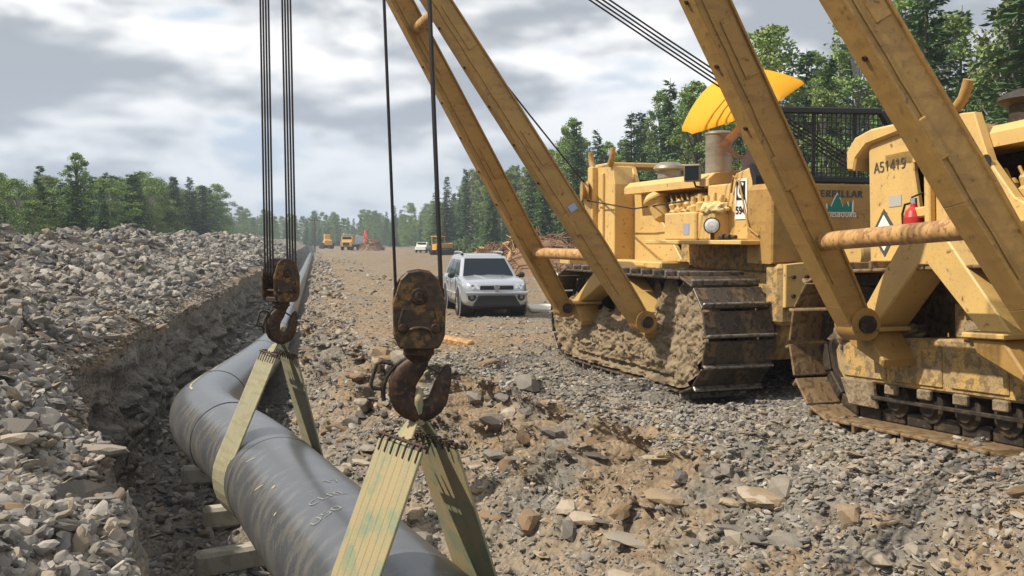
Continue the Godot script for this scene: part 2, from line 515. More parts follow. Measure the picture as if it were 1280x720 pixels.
# the flat right-of-way: a pad under the near machine, falling slightly towards the parked car
func row_y(p: Vector3) -> float:
	var y := -0.2 * smoothstep(-16.0, -26.0, p.z)
	var w := smoothstep(-11.6, -9.9, p.z)
	y += w * (0.26 + 0.052 * (clampf(p.z, -11.0, -2.0) + 7.88)) * smoothstep(1.2, 2.4, p.x)
	return y

const KN := 18
# [u, y, rough] at each knot of the cross-section
func knots(s: float) -> Array:
	var a := nz.get_noise_2d(s * 0.11, 3.0)
	var b := nz.get_noise_2d(s * 0.27, 11.0)
	var c := nz.get_noise_2d(s * 0.09, 23.0)
	var far := smoothstep(17.0, 23.0, s)
	var near := 1.0 - smoothstep(7.0, 10.5, s)
	var e := -1.75 + b * 0.35 - 0.3 * smoothstep(6.0, 10.0, s) + 0.2 * smoothstep(15.0, 17.5, s)
	var k := []
	k.append([-520.0, 0.0, 0.0])
	k.append([-60.0, 0.0, 0.0])
	k.append([-15.5, 0.1, 0.2])
	k.append([lerpf(-8.2, -10.5, far) + a, 1.1 + c * 0.4, 0.8])
	k.append([lerpf(-4.9, -7.0, far) + a * 0.9, lerpf(1.75, 1.95, far) + c * 0.9 + b * 0.5, 1.0])
	k.append([lerpf(-2.9, -3.6, far) + b * 0.4, lerpf(0.42, 0.75, smoothstep(6.0, 15.0, s)) + a * 0.25, 0.9])
	k.append([e, 0.02 + b * 0.12, 0.6])
	k.append([e + 0.04, -1.35, 0.9])
	k.append([e + 0.12, -2.75, 0.6])
	k.append([lerpf(1.2, 1.05, far), -2.75, 0.6])
	k.append([lerpf(1.5, 1.3, far) + a * 0.15, -1.75, 0.9])
	k.append([lerpf(lerpf(2.8, 2.5, near), 1.65, far) + a * 0.35, lerpf(lerpf(-0.95, -0.85, near), -0.85, far), 0.9])
	k.append([lerpf(lerpf(3.08, 3.3, near), 1.8, far) + a * 0.3 + b * 0.45, lerpf(-0.04, -0.2, near), 0.8])
	k.append([lerpf(lerpf(4.2, 4.3, near), 2.7, far), -0.02, 0.5])
	k.append([12.0, 0.0, 0.16])
	k.append([28.0, 0.0, 0.2])
	k.append([60.0, 0.1, 0.3])
	k.append([520.0, 0.1, 0.0])
	return k

func surf(s: float, kn: Array, q: float) -> Vector3:
	var i := clampi(int(q), 0, KN - 2)
	var t := q - i
	var ka: Array = kn[i]
	var kb: Array = kn[i + 1]
	var u: float = lerpf(ka[0], kb[0], t)
	var y: float = lerpf(ka[1], kb[1], t)
	var r: float = lerpf(ka[2], kb[2], t)
	var p := at(s, u, y)
	if q > 11.0: p.y += row_y(p) * smoothstep(11.2, 12.6, q)
	if r > 0.0:
		var n1 := nz.get_noise_3d(p.x * 0.42, p.y * 0.42, p.z * 0.42)
		var n2 := nz.get_noise_3d(p.x * 1.7 + 40.0, p.y * 1.7, p.z * 1.7)
		var wall := 0.0
		if q > 6.0 and q < 8.0: wall = 1.0 - absf(q - 7.0)
		elif q > 9.0 and q < 10.4: wall = clampf(1.0 - absf(q - 9.7) / 0.7, 0.0, 1.0)
		elif q > 10.7 and q < 12.3: wall = clampf(1.25 - absf(q - 11.5) / 0.65, 0.0, 1.0)
		p.y += (n1 * 0.34 + n2 * 0.16) * r * (1.0 - 0.75 * wall)
		if s < 26.0 and q > 5.5 and q < 13.2:
			# crumbled, knobbly surface close to the camera
			var n3 := nz.get_noise_3d(p.x * 5.5, p.y * 5.5 + 17.0, p.z * 5.5)
			var n4 := absf(nz.get_noise_3d(p.x * 3.1 + 70.0, p.y * 4.6, p.z * 3.1))
			p.y += n3 * 0.07 * r
			p += (at(s, u - 1.0) - at(s, u)) * (n3 * 0.06 + n4 * 0.16 - 0.05) * maxf(wall, 0.25) * r
		if wall > 0.0:
			# beds of rock broken back to different depths
			var h := head(s)
			var bed := floorf(y * 4.6 + n1 * 2.2)
			var st := nzs.get_noise_2d(s * 1.4 + bed * 7.3, bed * 3.1) * 0.3 + n2 * 0.2
			p += Vector3(cos(h), 0, -sin(h)) * st * wall * (1.0 if q < 10.0 else smoothstep(7.5, 10.0, s))
	return p

func soil_colour(p: Vector3, q: float, s: float) -> Color:
	var grey := Color(0.31, 0.302, 0.292)
	var pale := Color(0.44, 0.42, 0.39)
	var tan_ := Color(0.42, 0.325, 0.222)
	var brown := Color(0.26, 0.19, 0.125)
	var n1 := nz.get_noise_3d(p.x * 0.35 + 9.0, p.y * 0.35, p.z * 0.35)
	var n2 := nz.get_noise_3d(p.x * 1.6, p.y * 1.6 + 5.0, p.z * 1.6)
	var c := grey.lerp(pale, smoothstep(-0.2, 0.5, n1 + n2 * 0.5))
	var warm := 0.0
	if q < 3.0: warm = 0.4
	elif q < 5.0: warm = 0.12
	elif q < 6.2: warm = 0.4 * smoothstep(-0.1, 0.4, n2) + 0.5 * smoothstep(5.6, 5.95, q) * smoothstep(14.0, 18.0, s)
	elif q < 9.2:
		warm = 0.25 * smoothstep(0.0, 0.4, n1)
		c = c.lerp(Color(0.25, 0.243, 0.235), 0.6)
	elif q < 10.9:
		warm = smoothstep(-0.25, 0.4, n1 + n2 * 0.4) * 0.6
	elif q < 12.2:
		warm = smoothstep(-0.35, 0.25, n1 + n2 * 0.4) * 0.9
	else:
		# tan earth along the right of way, grey crushed rock round the machines
		var streak := nz.get_noise_2d(s * 0.35, q * 1.7)
		warm = smoothstep(13.0, 19.0, s) * (1.0 - 0.75 * smoothstep(0.05, 0.4, streak)) + 0.2 * smoothstep(0.1, 0.5, n1)
	c = c.lerp(tan_, clampf(warm, 0.0, 1.0))
	c = c.lerp(brown, 0.5 * smoothstep(0.24, 0.55, nz.get_noise_3d(p.x * 0.8, p.y * 0.8 + 50.0, p.z * 0.8)))
	if q > 15.0: c = c.lerp(Color(0.12, 0.12, 0.05), smoothstep(15.1, 15.6, q))
	if q < 2.0: c = c.lerp(Color(0.10, 0.11, 0.045), 1.0)
	return c

func make_terrain() -> void:
	var ss := []
	var s := -10.0
	while s < 700.0:
		ss.append(s)
		if s < 2.0: s += 0.5
		elif s < 17.0: s += 0.07
		elif s < 25.0: s += 0.1
		elif s < 60.0: s += 0.3
		elif s < 130.0: s += 1.2
		else: s += 12.0
	var sub := [2, 6, 14, 14, 26, 22, 20, 18, 14, 16, 24, 22, 20, 30, 20, 8, 3]
	var qs := []
	for k in KN - 1:
		for j in sub[k]: qs.append(k + float(j) / sub[k])
	qs.append(KN - 1.0001)
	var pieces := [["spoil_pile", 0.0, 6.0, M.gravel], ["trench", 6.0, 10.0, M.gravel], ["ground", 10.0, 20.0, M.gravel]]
	var kns := []
	for x in ss: kns.append(knots(x))
	for pc in pieces:
		var cols := []
		for q in qs:
			if q >= pc[1] - 0.0001 and q <= pc[2] + 0.0001: cols.append(q)
		var K := cols.size()
		var vs := PackedVector3Array()
		var cs := PackedColorArray()
		var ns := PackedVector3Array()
		var ix := PackedInt32Array()
		vs.resize(ss.size() * K); cs.resize(ss.size() * K); ns.resize(ss.size() * K)
		for i in ss.size():
			for k in K:
				var p := surf(ss[i], kns[i], cols[k])
				vs[i * K + k] = p
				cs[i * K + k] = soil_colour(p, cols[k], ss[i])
		for i in ss.size():
			for k in K:
				var a := vs[mini(i + 1, ss.size() - 1) * K + k] - vs[maxi(i - 1, 0) * K + k]
				var b := vs[i * K + mini(k + 1, K - 1)] - vs[i * K + maxi(k - 1, 0)]
				ns[i * K + k] = b.cross(a).normalized()
		for i in ss.size() - 1:
			for k in K - 1:
				var a := i * K + k
				ix.append_array(PackedInt32Array([a, a + K, a + K + 1, a, a + K + 1, a + 1]))
		var arr := []
		arr.resize(Mesh.ARRAY_MAX)
		arr[Mesh.ARRAY_VERTEX] = vs; arr[Mesh.ARRAY_NORMAL] = ns; arr[Mesh.ARRAY_COLOR] = cs; arr[Mesh.ARRAY_INDEX] = ix
		var am := ArrayMesh.new()
		am.add_surface_from_arrays(Mesh.PRIMITIVE_TRIANGLES, arr)
		am.surface_set_material(0, pc[3])
		var o := inst(pc[0], am, self)
		o.set_meta("kind", "structure")
		G[pc[0]] = o

var G := {}
var rocks := []

# an angular stone: a ball cut by random planes
func rock_mesh(sd: int, flat: float) -> ArrayMesh:
	var r := RandomNumberGenerator.new()
	r.seed = sd
	var planes := []
	for i in 11:
		var d := Vector3(r.randfn(), r.randfn(), r.randfn()).normalized()
		planes.append([d, r.randf_range(0.55, 0.95)])
	planes.append([Vector3.UP, r.randf_range(0.5, 0.8)])
	planes.append([Vector3.DOWN, r.randf_range(0.5, 0.8)])
	var ico := []
	var g := (1.0 + sqrt(5.0)) / 2.0
	for p in [[-1, g, 0], [1, g, 0], [-1, -g, 0], [1, -g, 0], [0, -1, g], [0, 1, g], [0, -1, -g], [0, 1, -g], [g, 0, -1], [g, 0, 1], [-g, 0, -1], [-g, 0, 1]]:
		ico.append(Vector3(p[0], p[1], p[2]).normalized())
	var f := [[0, 11, 5], [0, 5, 1], [0, 1, 7], [0, 7, 10], [0, 10, 11], [1, 5, 9], [5, 11, 4], [11, 10, 2], [10, 7, 6], [7, 1, 8], [3, 9, 4], [3, 4, 2], [3, 2, 6], [3, 6, 8], [3, 8, 9], [4, 9, 5], [2, 4, 11], [6, 2, 10], [8, 6, 7], [9, 8, 1]]
	var mb := MB.new()
	var cut := func(d: Vector3) -> Vector3:
		var m := 1.2
		for pl in planes:
			var k: float = d.dot(pl[0])
			if k > 0.05: m = minf(m, pl[1] / k)
		return Vector3(d.x * m, d.y * m * flat, d.z * m * 0.8)
	for t in f:
		var a: Vector3 = ico[t[0]]
		var b: Vector3 = ico[t[1]]
		var c: Vector3 = ico[t[2]]
		var ab := (a + b).normalized()
		var bc := (b + c).normalized()
		var ca := (c + a).normalized()
		for q in [[a, ab, ca], [ab, b, bc], [ca, bc, c], [ab, bc, ca]]:
			mb.tri(cut.call(q[0]), cut.call(q[1]), cut.call(q[2]))
	return mb.mesh(M.rock)

func stone_colour(r: RandomNumberGenerator, warm: float) -> Color:
	var k := r.randf()
	var c: Color
	if k < 0.12: c = Color(0.17, 0.166, 0.168)
	elif k < 0.48: c = Color(0.315, 0.308, 0.304)
	elif k < 0.82: c = Color(0.44, 0.424, 0.402)
	else: c = Color(0.58, 0.56, 0.53)
	if r.randf() < warm: c = c.lerp([Color(0.46, 0.37, 0.26), Color(0.38, 0.28, 0.18), Color(0.52, 0.45, 0.35)][r.randi() % 3], r.randf_range(0.3, 0.8))
	return c * r.randf_range(0.8, 1.12)

# loose stone over one stretch of the section: q range, s range, count, sizes, how warm its colour, share of flat pieces
func scatter(called: String, parent: Node, s_a: float, s_b: float, q_a: float, q_b: float, count: int, lo: float, hi: float, warm: float, sd: int, tilt := 0.5, power := 2.5, bias := 1.0) -> void:
	var r := RandomNumberGenerator.new()
	r.seed = sd
	var per := []
	for m in rocks: per.append([])
	var rows := maxi(1, int((s_b - s_a) / 0.12))
	var each := float(count) / rows
	var acc := 0.0
	for i in rows:
		acc += each * (1.0 if bias == 1.0 else lerpf(bias, 2.0 - bias, float(i) / rows))
		var kn := knots(s_a + (i + 0.5) * (s_b - s_a) / rows)
		var m := int(acc)
		acc -= m
		for j in m:
			var s := s_a + (i + r.randf()) * (s_b - s_a) / rows
			var q := r.randf_range(q_a, q_b)
			var p := surf(s, kn, q)
			var size := lo + (hi - lo) * pow(r.randf(), power)
			var B := Basis(Vector3.UP, r.randf() * TAU) * Basis(Vector3(1, 0, 0), r.randfn() * tilt) * Basis(Vector3(0, 0, 1), r.randfn() * tilt)
			B = B.scaled_local(Vector3(1, r.randf_range(0.6, 1.2), r.randf_range(0.6, 1.1)) * size)
			var w := warm
			if warm < 0.0: w = clampf(0.22 + nz.get_noise_3d(p.x * 0.6, p.y * 0.6, p.z * 0.6 + 8.0) * 1.4, 0.05, 0.8)
			per[r.randi() % rocks.size()].append([Transform3D(B, p + Vector3(0, size * r.randf_range(-0.15, 0.3), 0)), stone_colour(r, w)])
	for k in rocks.size():
		if per[k].is_empty(): continue
		var mm := MultiMesh.new()
		mm.transform_format = MultiMesh.TRANSFORM_3D
		mm.use_colors = true
		mm.mesh = rocks[k]
		mm.instance_count = per[k].size()
		for i in per[k].size():
			mm.set_instance_transform(i, per[k][i][0])
			mm.set_instance_color(i, per[k][i][1])
		var mi := MultiMeshInstance3D.new()
		mi.name = called
		mi.multimesh = mm
		mi.set_meta("kind", "stuff")
		parent.add_child(mi, true)

var stone_mats := []
# stones that can be picked out one by one
func single_stones(parent: Node, s_a: float, s_b: float, q_a: float, q_b: float, count: int, lo: float, hi: float, warm: float, sd: int) -> void:
	var r := RandomNumberGenerator.new()
	r.seed = sd
	for i in count:
		var s := s_a + (s_b - s_a) * pow(r.randf(), 1.3)
		var q := r.randf_range(q_a, q_b)
		var p := surf(s, knots(s), q)
		var size := (lo + (hi - lo) * pow(r.randf(), 2.0)) * (1.0 + 0.04 * maxf(s - 8.0, 0.0))
		var B := Basis(Vector3.UP, r.randf() * TAU) * Basis(Vector3(1, 0, 0), r.randfn() * 0.35) * Basis(Vector3(0, 0, 1), r.randfn() * 0.35)
		place_stone(parent, p + Vector3(0, size * r.randf_range(-0.3, 0.12), 0), B.scaled_local(Vector3(r.randf_range(0.9, 1.4), r.randf_range(0.6, 1.1), r.randf_range(0.7, 1.1)) * size), r, warm)

func place_stone(parent: Node, p: Vector3, B: Basis, r: RandomNumberGenerator, warm: float, tone := -1) -> void:
	var o := MeshInstance3D.new()
	o.name = "rock"
	o.mesh = rocks[r.randi() % rocks.size()]
	if stone_mats.is_empty():
		for c in [[104, 101, 99], [132, 128, 124], [150, 146, 141], [166, 160, 152], [180, 172, 160], [196, 186, 172], [120, 116, 114], [172, 154, 130], [156, 134, 108], [138, 116, 92], [186, 172, 150]]:
			var m: StandardMaterial3D = M.rock.duplicate()
			m.vertex_color_use_as_albedo = false
			m.albedo_color = srgb(c[0], c[1], c[2])
			stone_mats.append(m)
	var k := r.randi() % 7 if r.randf() > warm else 7 + r.randi() % 4
	o.material_override = stone_mats[k if tone < 0 else tone]
	o.transform = Transform3D(B, p)
	parent.add_child(o, true)

func make_stones() -> void:
	for i in 4: rocks.append(rock_mesh(100 + i, 0.75))
	for i in 7: rocks.append(rock_mesh(200 + i, 0.22 + 0.05 * i))
	var pile: Node = G.spoil_pile
	var tr: Node = G.trench
	var gr: Node = G.ground
	# left bank
	scatter("rubble", pile, 1.5, 14.0, 3.4, 5.95, 56000, 0.007, 0.10, 0.2, 1, 0.6, 4.6)
	scatter("rubble", pile, 10.0, 30.0, 3.2, 5.8, 38000, 0.016, 0.16, 0.16, 2, 0.6, 4.2)
	scatter("rubble", pile, 28.0, 75.0, 3.2, 5.75, 16000, 0.05, 0.28, 0.1, 3, 0.6, 3.2)
	scatter("rubble", pile, 70.0, 160.0, 3.2, 6.0, 5000, 0.15, 0.5, 0.1, 4, 0.6, 2.0)
	scatter("rubble", pile, 9.0, 45.0, 5.7, 6.1, 9000, 0.012, 0.08, 0.5, 14, 0.3, 3.0)
	# trench walls and floor
	scatter("rubble", tr, 3.0, 30.0, 7.6, 8.4, 1500, 0.03, 0.14, 0.12, 5, 0.3, 2.0)
	scatter("rubble", tr, 3.0, 30.0, 8.2, 9.9, 9000, 0.03, 0.14, 0.2, 6, 0.5, 2.0)
	scatter("rubble", tr, 30.0, 120.0, 7.6, 8.2, 1000, 0.1, 0.3, 0.12, 15, 0.3, 2.0)
	# right bank, machine pad and the earth beyond
	scatter("rubble", gr, 2.0, 16.0, 9.9, 11.0, 11000, 0.009, 0.06, -1.0, 7, 0.4, 3.6)
	scatter("rubble", gr, 2.0, 16.0, 10.9, 12.1, 7000, 0.008, 0.05, 0.5, 17, 0.4, 3.5)
	scatter("rubble", gr, 2.0, 8.0, 10.8, 12.6, 12000, 0.009, 0.05, -1.0, 27, 0.35, 3.2)
	scatter("rubble", gr, 2.0, 16.0, 12.0, 13.1, 26000, 0.009, 0.05, -1.0, 18, 0.3, 3.4)
	scatter("rubble", gr, 2.0, 15.0, 13.0, 13.75, 38000, 0.008, 0.042, 0.10, 8, 0.3, 3.0)
	scatter("rubble", gr, 14.0, 34.0, 9.9, 12.0, 7000, 0.015, 0.085, 0.35, 9, 0.35, 3.0)
	scatter("rubble", gr, 15.0, 34.0, 12.0, 13.5, 6000, 0.012, 0.07, 0.5, 19, 0.3, 4.0)
	scatter("rubble", gr, 16.0, 60.0, 13.0, 14.6, 3500, 0.02, 0.09, 0.6, 10, 0.4, 4.0)
	scatter("rubble", gr, 34.0, 110.0, 9.9, 13.3, 3000, 0.06, 0.2, 0.5, 11, 0.4, 3.0)
	single_stones(pile, 3.5, 26.0, 3.9, 5.9, 230, 0.06, 0.27, 0.13, 21)
	single_stones(tr, 8.0, 40.0, 6.0, 7.2, 50, 0.05, 0.13, 0.1, 22)
	single_stones(gr, 3.5, 16.0, 10.1, 13.4, 90, 0.05, 0.13, 0.25, 23)
	single_stones(gr, 15.0, 32.0, 10.0, 13.0, 55, 0.05, 0.13, 0.4, 24)
	# a few stones that stand out: [x, z, long, thick, deep, turn, tone]
	var r := RandomNumberGenerator.new()
	r.seed = 61
	for d in [[2.42, -6.3, 0.27, 0.2, 0.14, -0.5, 8], [2.75, -6.05, 0.2, 0.16, 0.14, 0.4, 9], [3.3, -6.4, 0.14, 0.3, 0.1, 0.2, 9], [-4.3, -8.9, 0.26, 0.4, 0.16, 0.3, 5], [-2.85, -7.3, 0.22, 0.35, 0.12, -0.5, 7], [-2.85, -5.5, 0.12, 0.9, 0.1, 0.2, 8], [-3.6, -6.9, 0.13, 0.6, 0.12, 1.0, 3], [-3.3, -8.0, 0.24, 0.45, 0.15, -0.2, 3], [-3.0, -6.3, 0.16, 0.5, 0.12, 0.7, 1]]:
		var rel := Vector2(d[0] - 2.143, d[1])
		place_stone(pile if d[0] < 0 else gr, drop(rel.dot(Vector2(-0.3955, -0.9184)), rel.dot(Vector2(0.9184, -0.3955))) + Vector3(0, 0.02, 0), Basis(Vector3.UP, d[5]).scaled_local(Vector3(d[2], d[2] * d[3] * 1.6, d[4])), r, 0.0, d[6])
	# broken beds of rock along the brow of the right bank
	for i in 150:
		var s := r.randf_range(5.0, 18.0)
		var q := r.randf_range(10.0, 12.1)
		var L := r.randf_range(0.1, 0.28)
		place_stone(gr, surf(s, knots(s), q), Basis(Vector3.UP, head(s) + PI / 2 + r.randfn() * 0.3).scaled_local(Vector3(L, L * r.randf_range(0.5, 1.2), L * 0.7)), r, 0.45)

# where the ground lies at a spot beside the straight near part of the trench
func drop(s: float, u: float) -> Vector3:
	var kn := knots(s)
	for i in KN - 1:
		if u >= kn[i][0] and u <= kn[i + 1][0]: return surf(s, kn, i + (u - kn[i][0]) / (kn[i + 1][0] - kn[i][0]))
	return at(s, u)
const PR := 0.55
func pipe_y(s: float) -> float:
	if s < 17.4: return -0.765 - 0.02 * (s - 7.08)
	return maxf(-0.971 - 0.05 * (s - 17.4), -2.19)

func pipe_point(s: float, ang: float, r: float) -> Vector3:
	var h := head_smooth(s)
	return at(s, cos(ang) * r, pipe_y(s) + sin(ang) * r)

func head_smooth(s: float) -> float:
	var f := clampf((s - S0) / DS, 0.0, line_h.size() - 1.001)
	return lerpf(line_h[int(f)], line_h[int(f) + 1], f - int(f))

func pipe_shell(s_a: float, s_b: float, step: float, r: float) -> MB:
	var mb := MB.new()
	var n := maxi(1, int(ceil((s_b - s_a) / step)))
	var seg := 48
	for i in n:
		var a := s_a + (s_b - s_a) * i / n
		var b := s_a + (s_b - s_a) * (i + 1) / n
		for k in seg:
			var t0 := TAU * k / seg
			var t1 := TAU * (k + 1) / seg
			var ps := [pipe_point(a, t0, r), pipe_point(a, t1, r), pipe_point(b, t1, r), pipe_point(b, t0, r)]
			var h := head_smooth((a + b) * 0.5)
			var ex := Vector3(cos(h), 0, -sin(h))
			var n0 := ex * cos(t0) + Vector3.UP * sin(t0)
			var n1 := ex * cos(t1) + Vector3.UP * sin(t1)
			var uv := [Vector2(k / float(seg), a / 1.75), Vector2((k + 1) / float(seg), a / 1.75), Vector2((k + 1) / float(seg), b / 1.75), Vector2(k / float(seg), b / 1.75)]
			var nn := [n0, n1, n1, n0]
			for q in [0, 1, 2, 0, 2, 3]: mb.put(ps[q], nn[q], uv[q])
	return mb

# flat shapes laid on the pipe's skin: each point is (metres along, angle)
func on_pipe(mesh: Mesh, s_c: float, ang_c: float, turn: float, lift: float, mtl: Material) -> MB:
	var mb := MB.new()
	for sf in mesh.get_surface_count():
		var ar := mesh.surface_get_arrays(sf)
		var vv: PackedVector3Array = ar[Mesh.ARRAY_VERTEX]
		var ii: PackedInt32Array = ar[Mesh.ARRAY_INDEX]
		var get_p := func(k: int) -> Vector3:
			var p := vv[k]
			var q := Vector2(p.x, p.y).rotated(turn)
			return pipe_point(s_c + q.x, ang_c + q.y / PR, PR + lift + p.z * 0.1)
		for k in range(0, ii.size(), 3):
			mb.tri(get_p.call(ii[k]), get_p.call(ii[k + 1]), get_p.call(ii[k + 2]))
	return mb

func text_mesh(t: String, size: float, depth := 0.01, font := "Droid Sans", bold := false) -> Mesh:
	var f := SystemFont.new()
	f.font_names = PackedStringArray([font])
	if bold: f.font_weight = 700
	var tm := TextMesh.new()
	tm.text = t
	tm.font = f
	tm.font_size = 32
	tm.pixel_size = size / 24.0
	tm.depth = depth
	tm.curve_step = 2.0
	var am := ArrayMesh.new()
	am.add_surface_from_arrays(Mesh.PRIMITIVE_TRIANGLES, tm.surface_get_arrays(0))
	return am

func ring_mark(rx: float, ry: float, w: float) -> ArrayMesh:
	var mb := MB.new()
	for i in 24:
		var a := TAU * i / 24
		var b := TAU * (i + 1) / 24
		mb.quad(Vector3(cos(a) * rx, sin(a) * ry, 0), Vector3(cos(b) * rx, sin(b) * ry, 0), Vector3(cos(b) * (rx - w), sin(b) * (ry - w), 0), Vector3(cos(a) * (rx - w), sin(a) * (ry - w), 0))
	return indexed(mb)

func indexed(mb: MB) -> ArrayMesh:
	var st := SurfaceTool.new()
	st.create_from(mb.mesh(), 0)
	st.index()
	return st.commit()

func make_pipe() -> void:
	var t := thing("steel_pipeline", "long black coated steel pipe with a bend hanging in belt slings over the trench", "pipe")
	var joints := [-9.0, 3.2, 12.2, 15.3, 20.4, 32.0, 45.0, 57.0, 75.0, 110.0, 160.0, 300.0]
	for i in joints.size() - 1:
		var a: float = joints[i]
		part("pipe_length" if i != 3 else "pipe_bend", pipe_shell(a, joints[i + 1] - 0.004, 0.18 if a > 15.0 and a < 21.0 else (1.2 if a < 40.0 else 8.0), PR + (0.006 if i == 1 else 0.0)), M.pipe, t)
		# girth weld under its coating sleeve
		if i > 0 and a < 60.0: part("weld_sleeve", pipe_shell(a - 0.16, a + 0.16, 0.3, PR + 0.009), M.pipe, t)
	# shop and chalk marks
	part("chalk_mark", on_pipe(ring_mark(0.17, 0.1, 0.012), 11.05, 2.05, 0.2, 0.004, null), M.chalk, t)
	part("chalk_mark", on_pipe(indexed_text("52", 0.09), 11.05, 2.05, PI / 2 + 0.3, 0.004, null), M.chalk, t)
	part("chalk_lettering", on_pipe(indexed_text("17", 0.11), 9.6, 1.5, -PI / 2 + 0.25, 0.010, null), M.chalk_white, t)
	part("chalk_lettering", on_pipe(indexed_text("CLRL", 0.12), 9.1, 1.78, -PI / 2 + 0.2, 0.010, null), M.chalk_white, t)
	part("chalk_lettering", on_pipe(indexed_text("U50", 0.12), 8.65, 2.0, -PI / 2 + 0.2, 0.010, null), M.chalk_white, t)
	# yellow chalk line along the top of the bend, and a few paint dabs
	var mb := MB.new()
	for i in 12:
		var s0 := 17.2 + i * 0.42
		var g0 := 1.95 - i * 0.012 + 0.04 * sin(i * 1.3)
		var g1 := 1.95 - (i + 1) * 0.012 + 0.04 * sin((i + 1) * 1.3)
		mb.quad(pipe_point(s0, g0 + 0.025, PR + 0.004), pipe_point(s0, g0 - 0.025, PR + 0.004), pipe_point(s0 + 0.4, g1 - 0.025, PR + 0.004), pipe_point(s0 + 0.4, g1 + 0.025, PR + 0.004))
	part("chalk_line", mb, M.chalk, t)
	for d in [[10.6, 2.5, 0.09, 0.010], [10.2, 2.3, 0.025, 0.02], [11.6, 2.3, 0.1, 0.008], [9.6, 2.55, 0.02, 0.018]]:
		part("chalk_dab", on_pipe(ring_mark(d[2], d[3], d[3] * 0.9), d[0], d[1], 0.6, 0.01, null), M.chalk, t)

func indexed_text(t: String, size: float) -> ArrayMesh:
	return text_mesh(t, size, 0.004)

func make_skids() -> void:
	for d in [[14.9, 0.12, 0.0, "pale squared timber skid on the trench floor below the hanging pipe"], [20.3, 0.0, 0.06, "pale squared timber skid on the trench floor below the pipe bend"], [17.2, 0.6, -0.05, "pale timber skid poking out on the far side of the pipe"]]:
		var p := at(d[0], d[1], -2.52)
		var o := part("timber_skid", MB.new().box(Vector3.ZERO, Vector3(1.35, 0.34, 0.32), 0.05), M.pale_timber, self)
		o.position = p
		o.rotation.y = head(d[0]) + d[2] + 0.1
		tag(o, d[3], "timber", "timber skids in the trench")

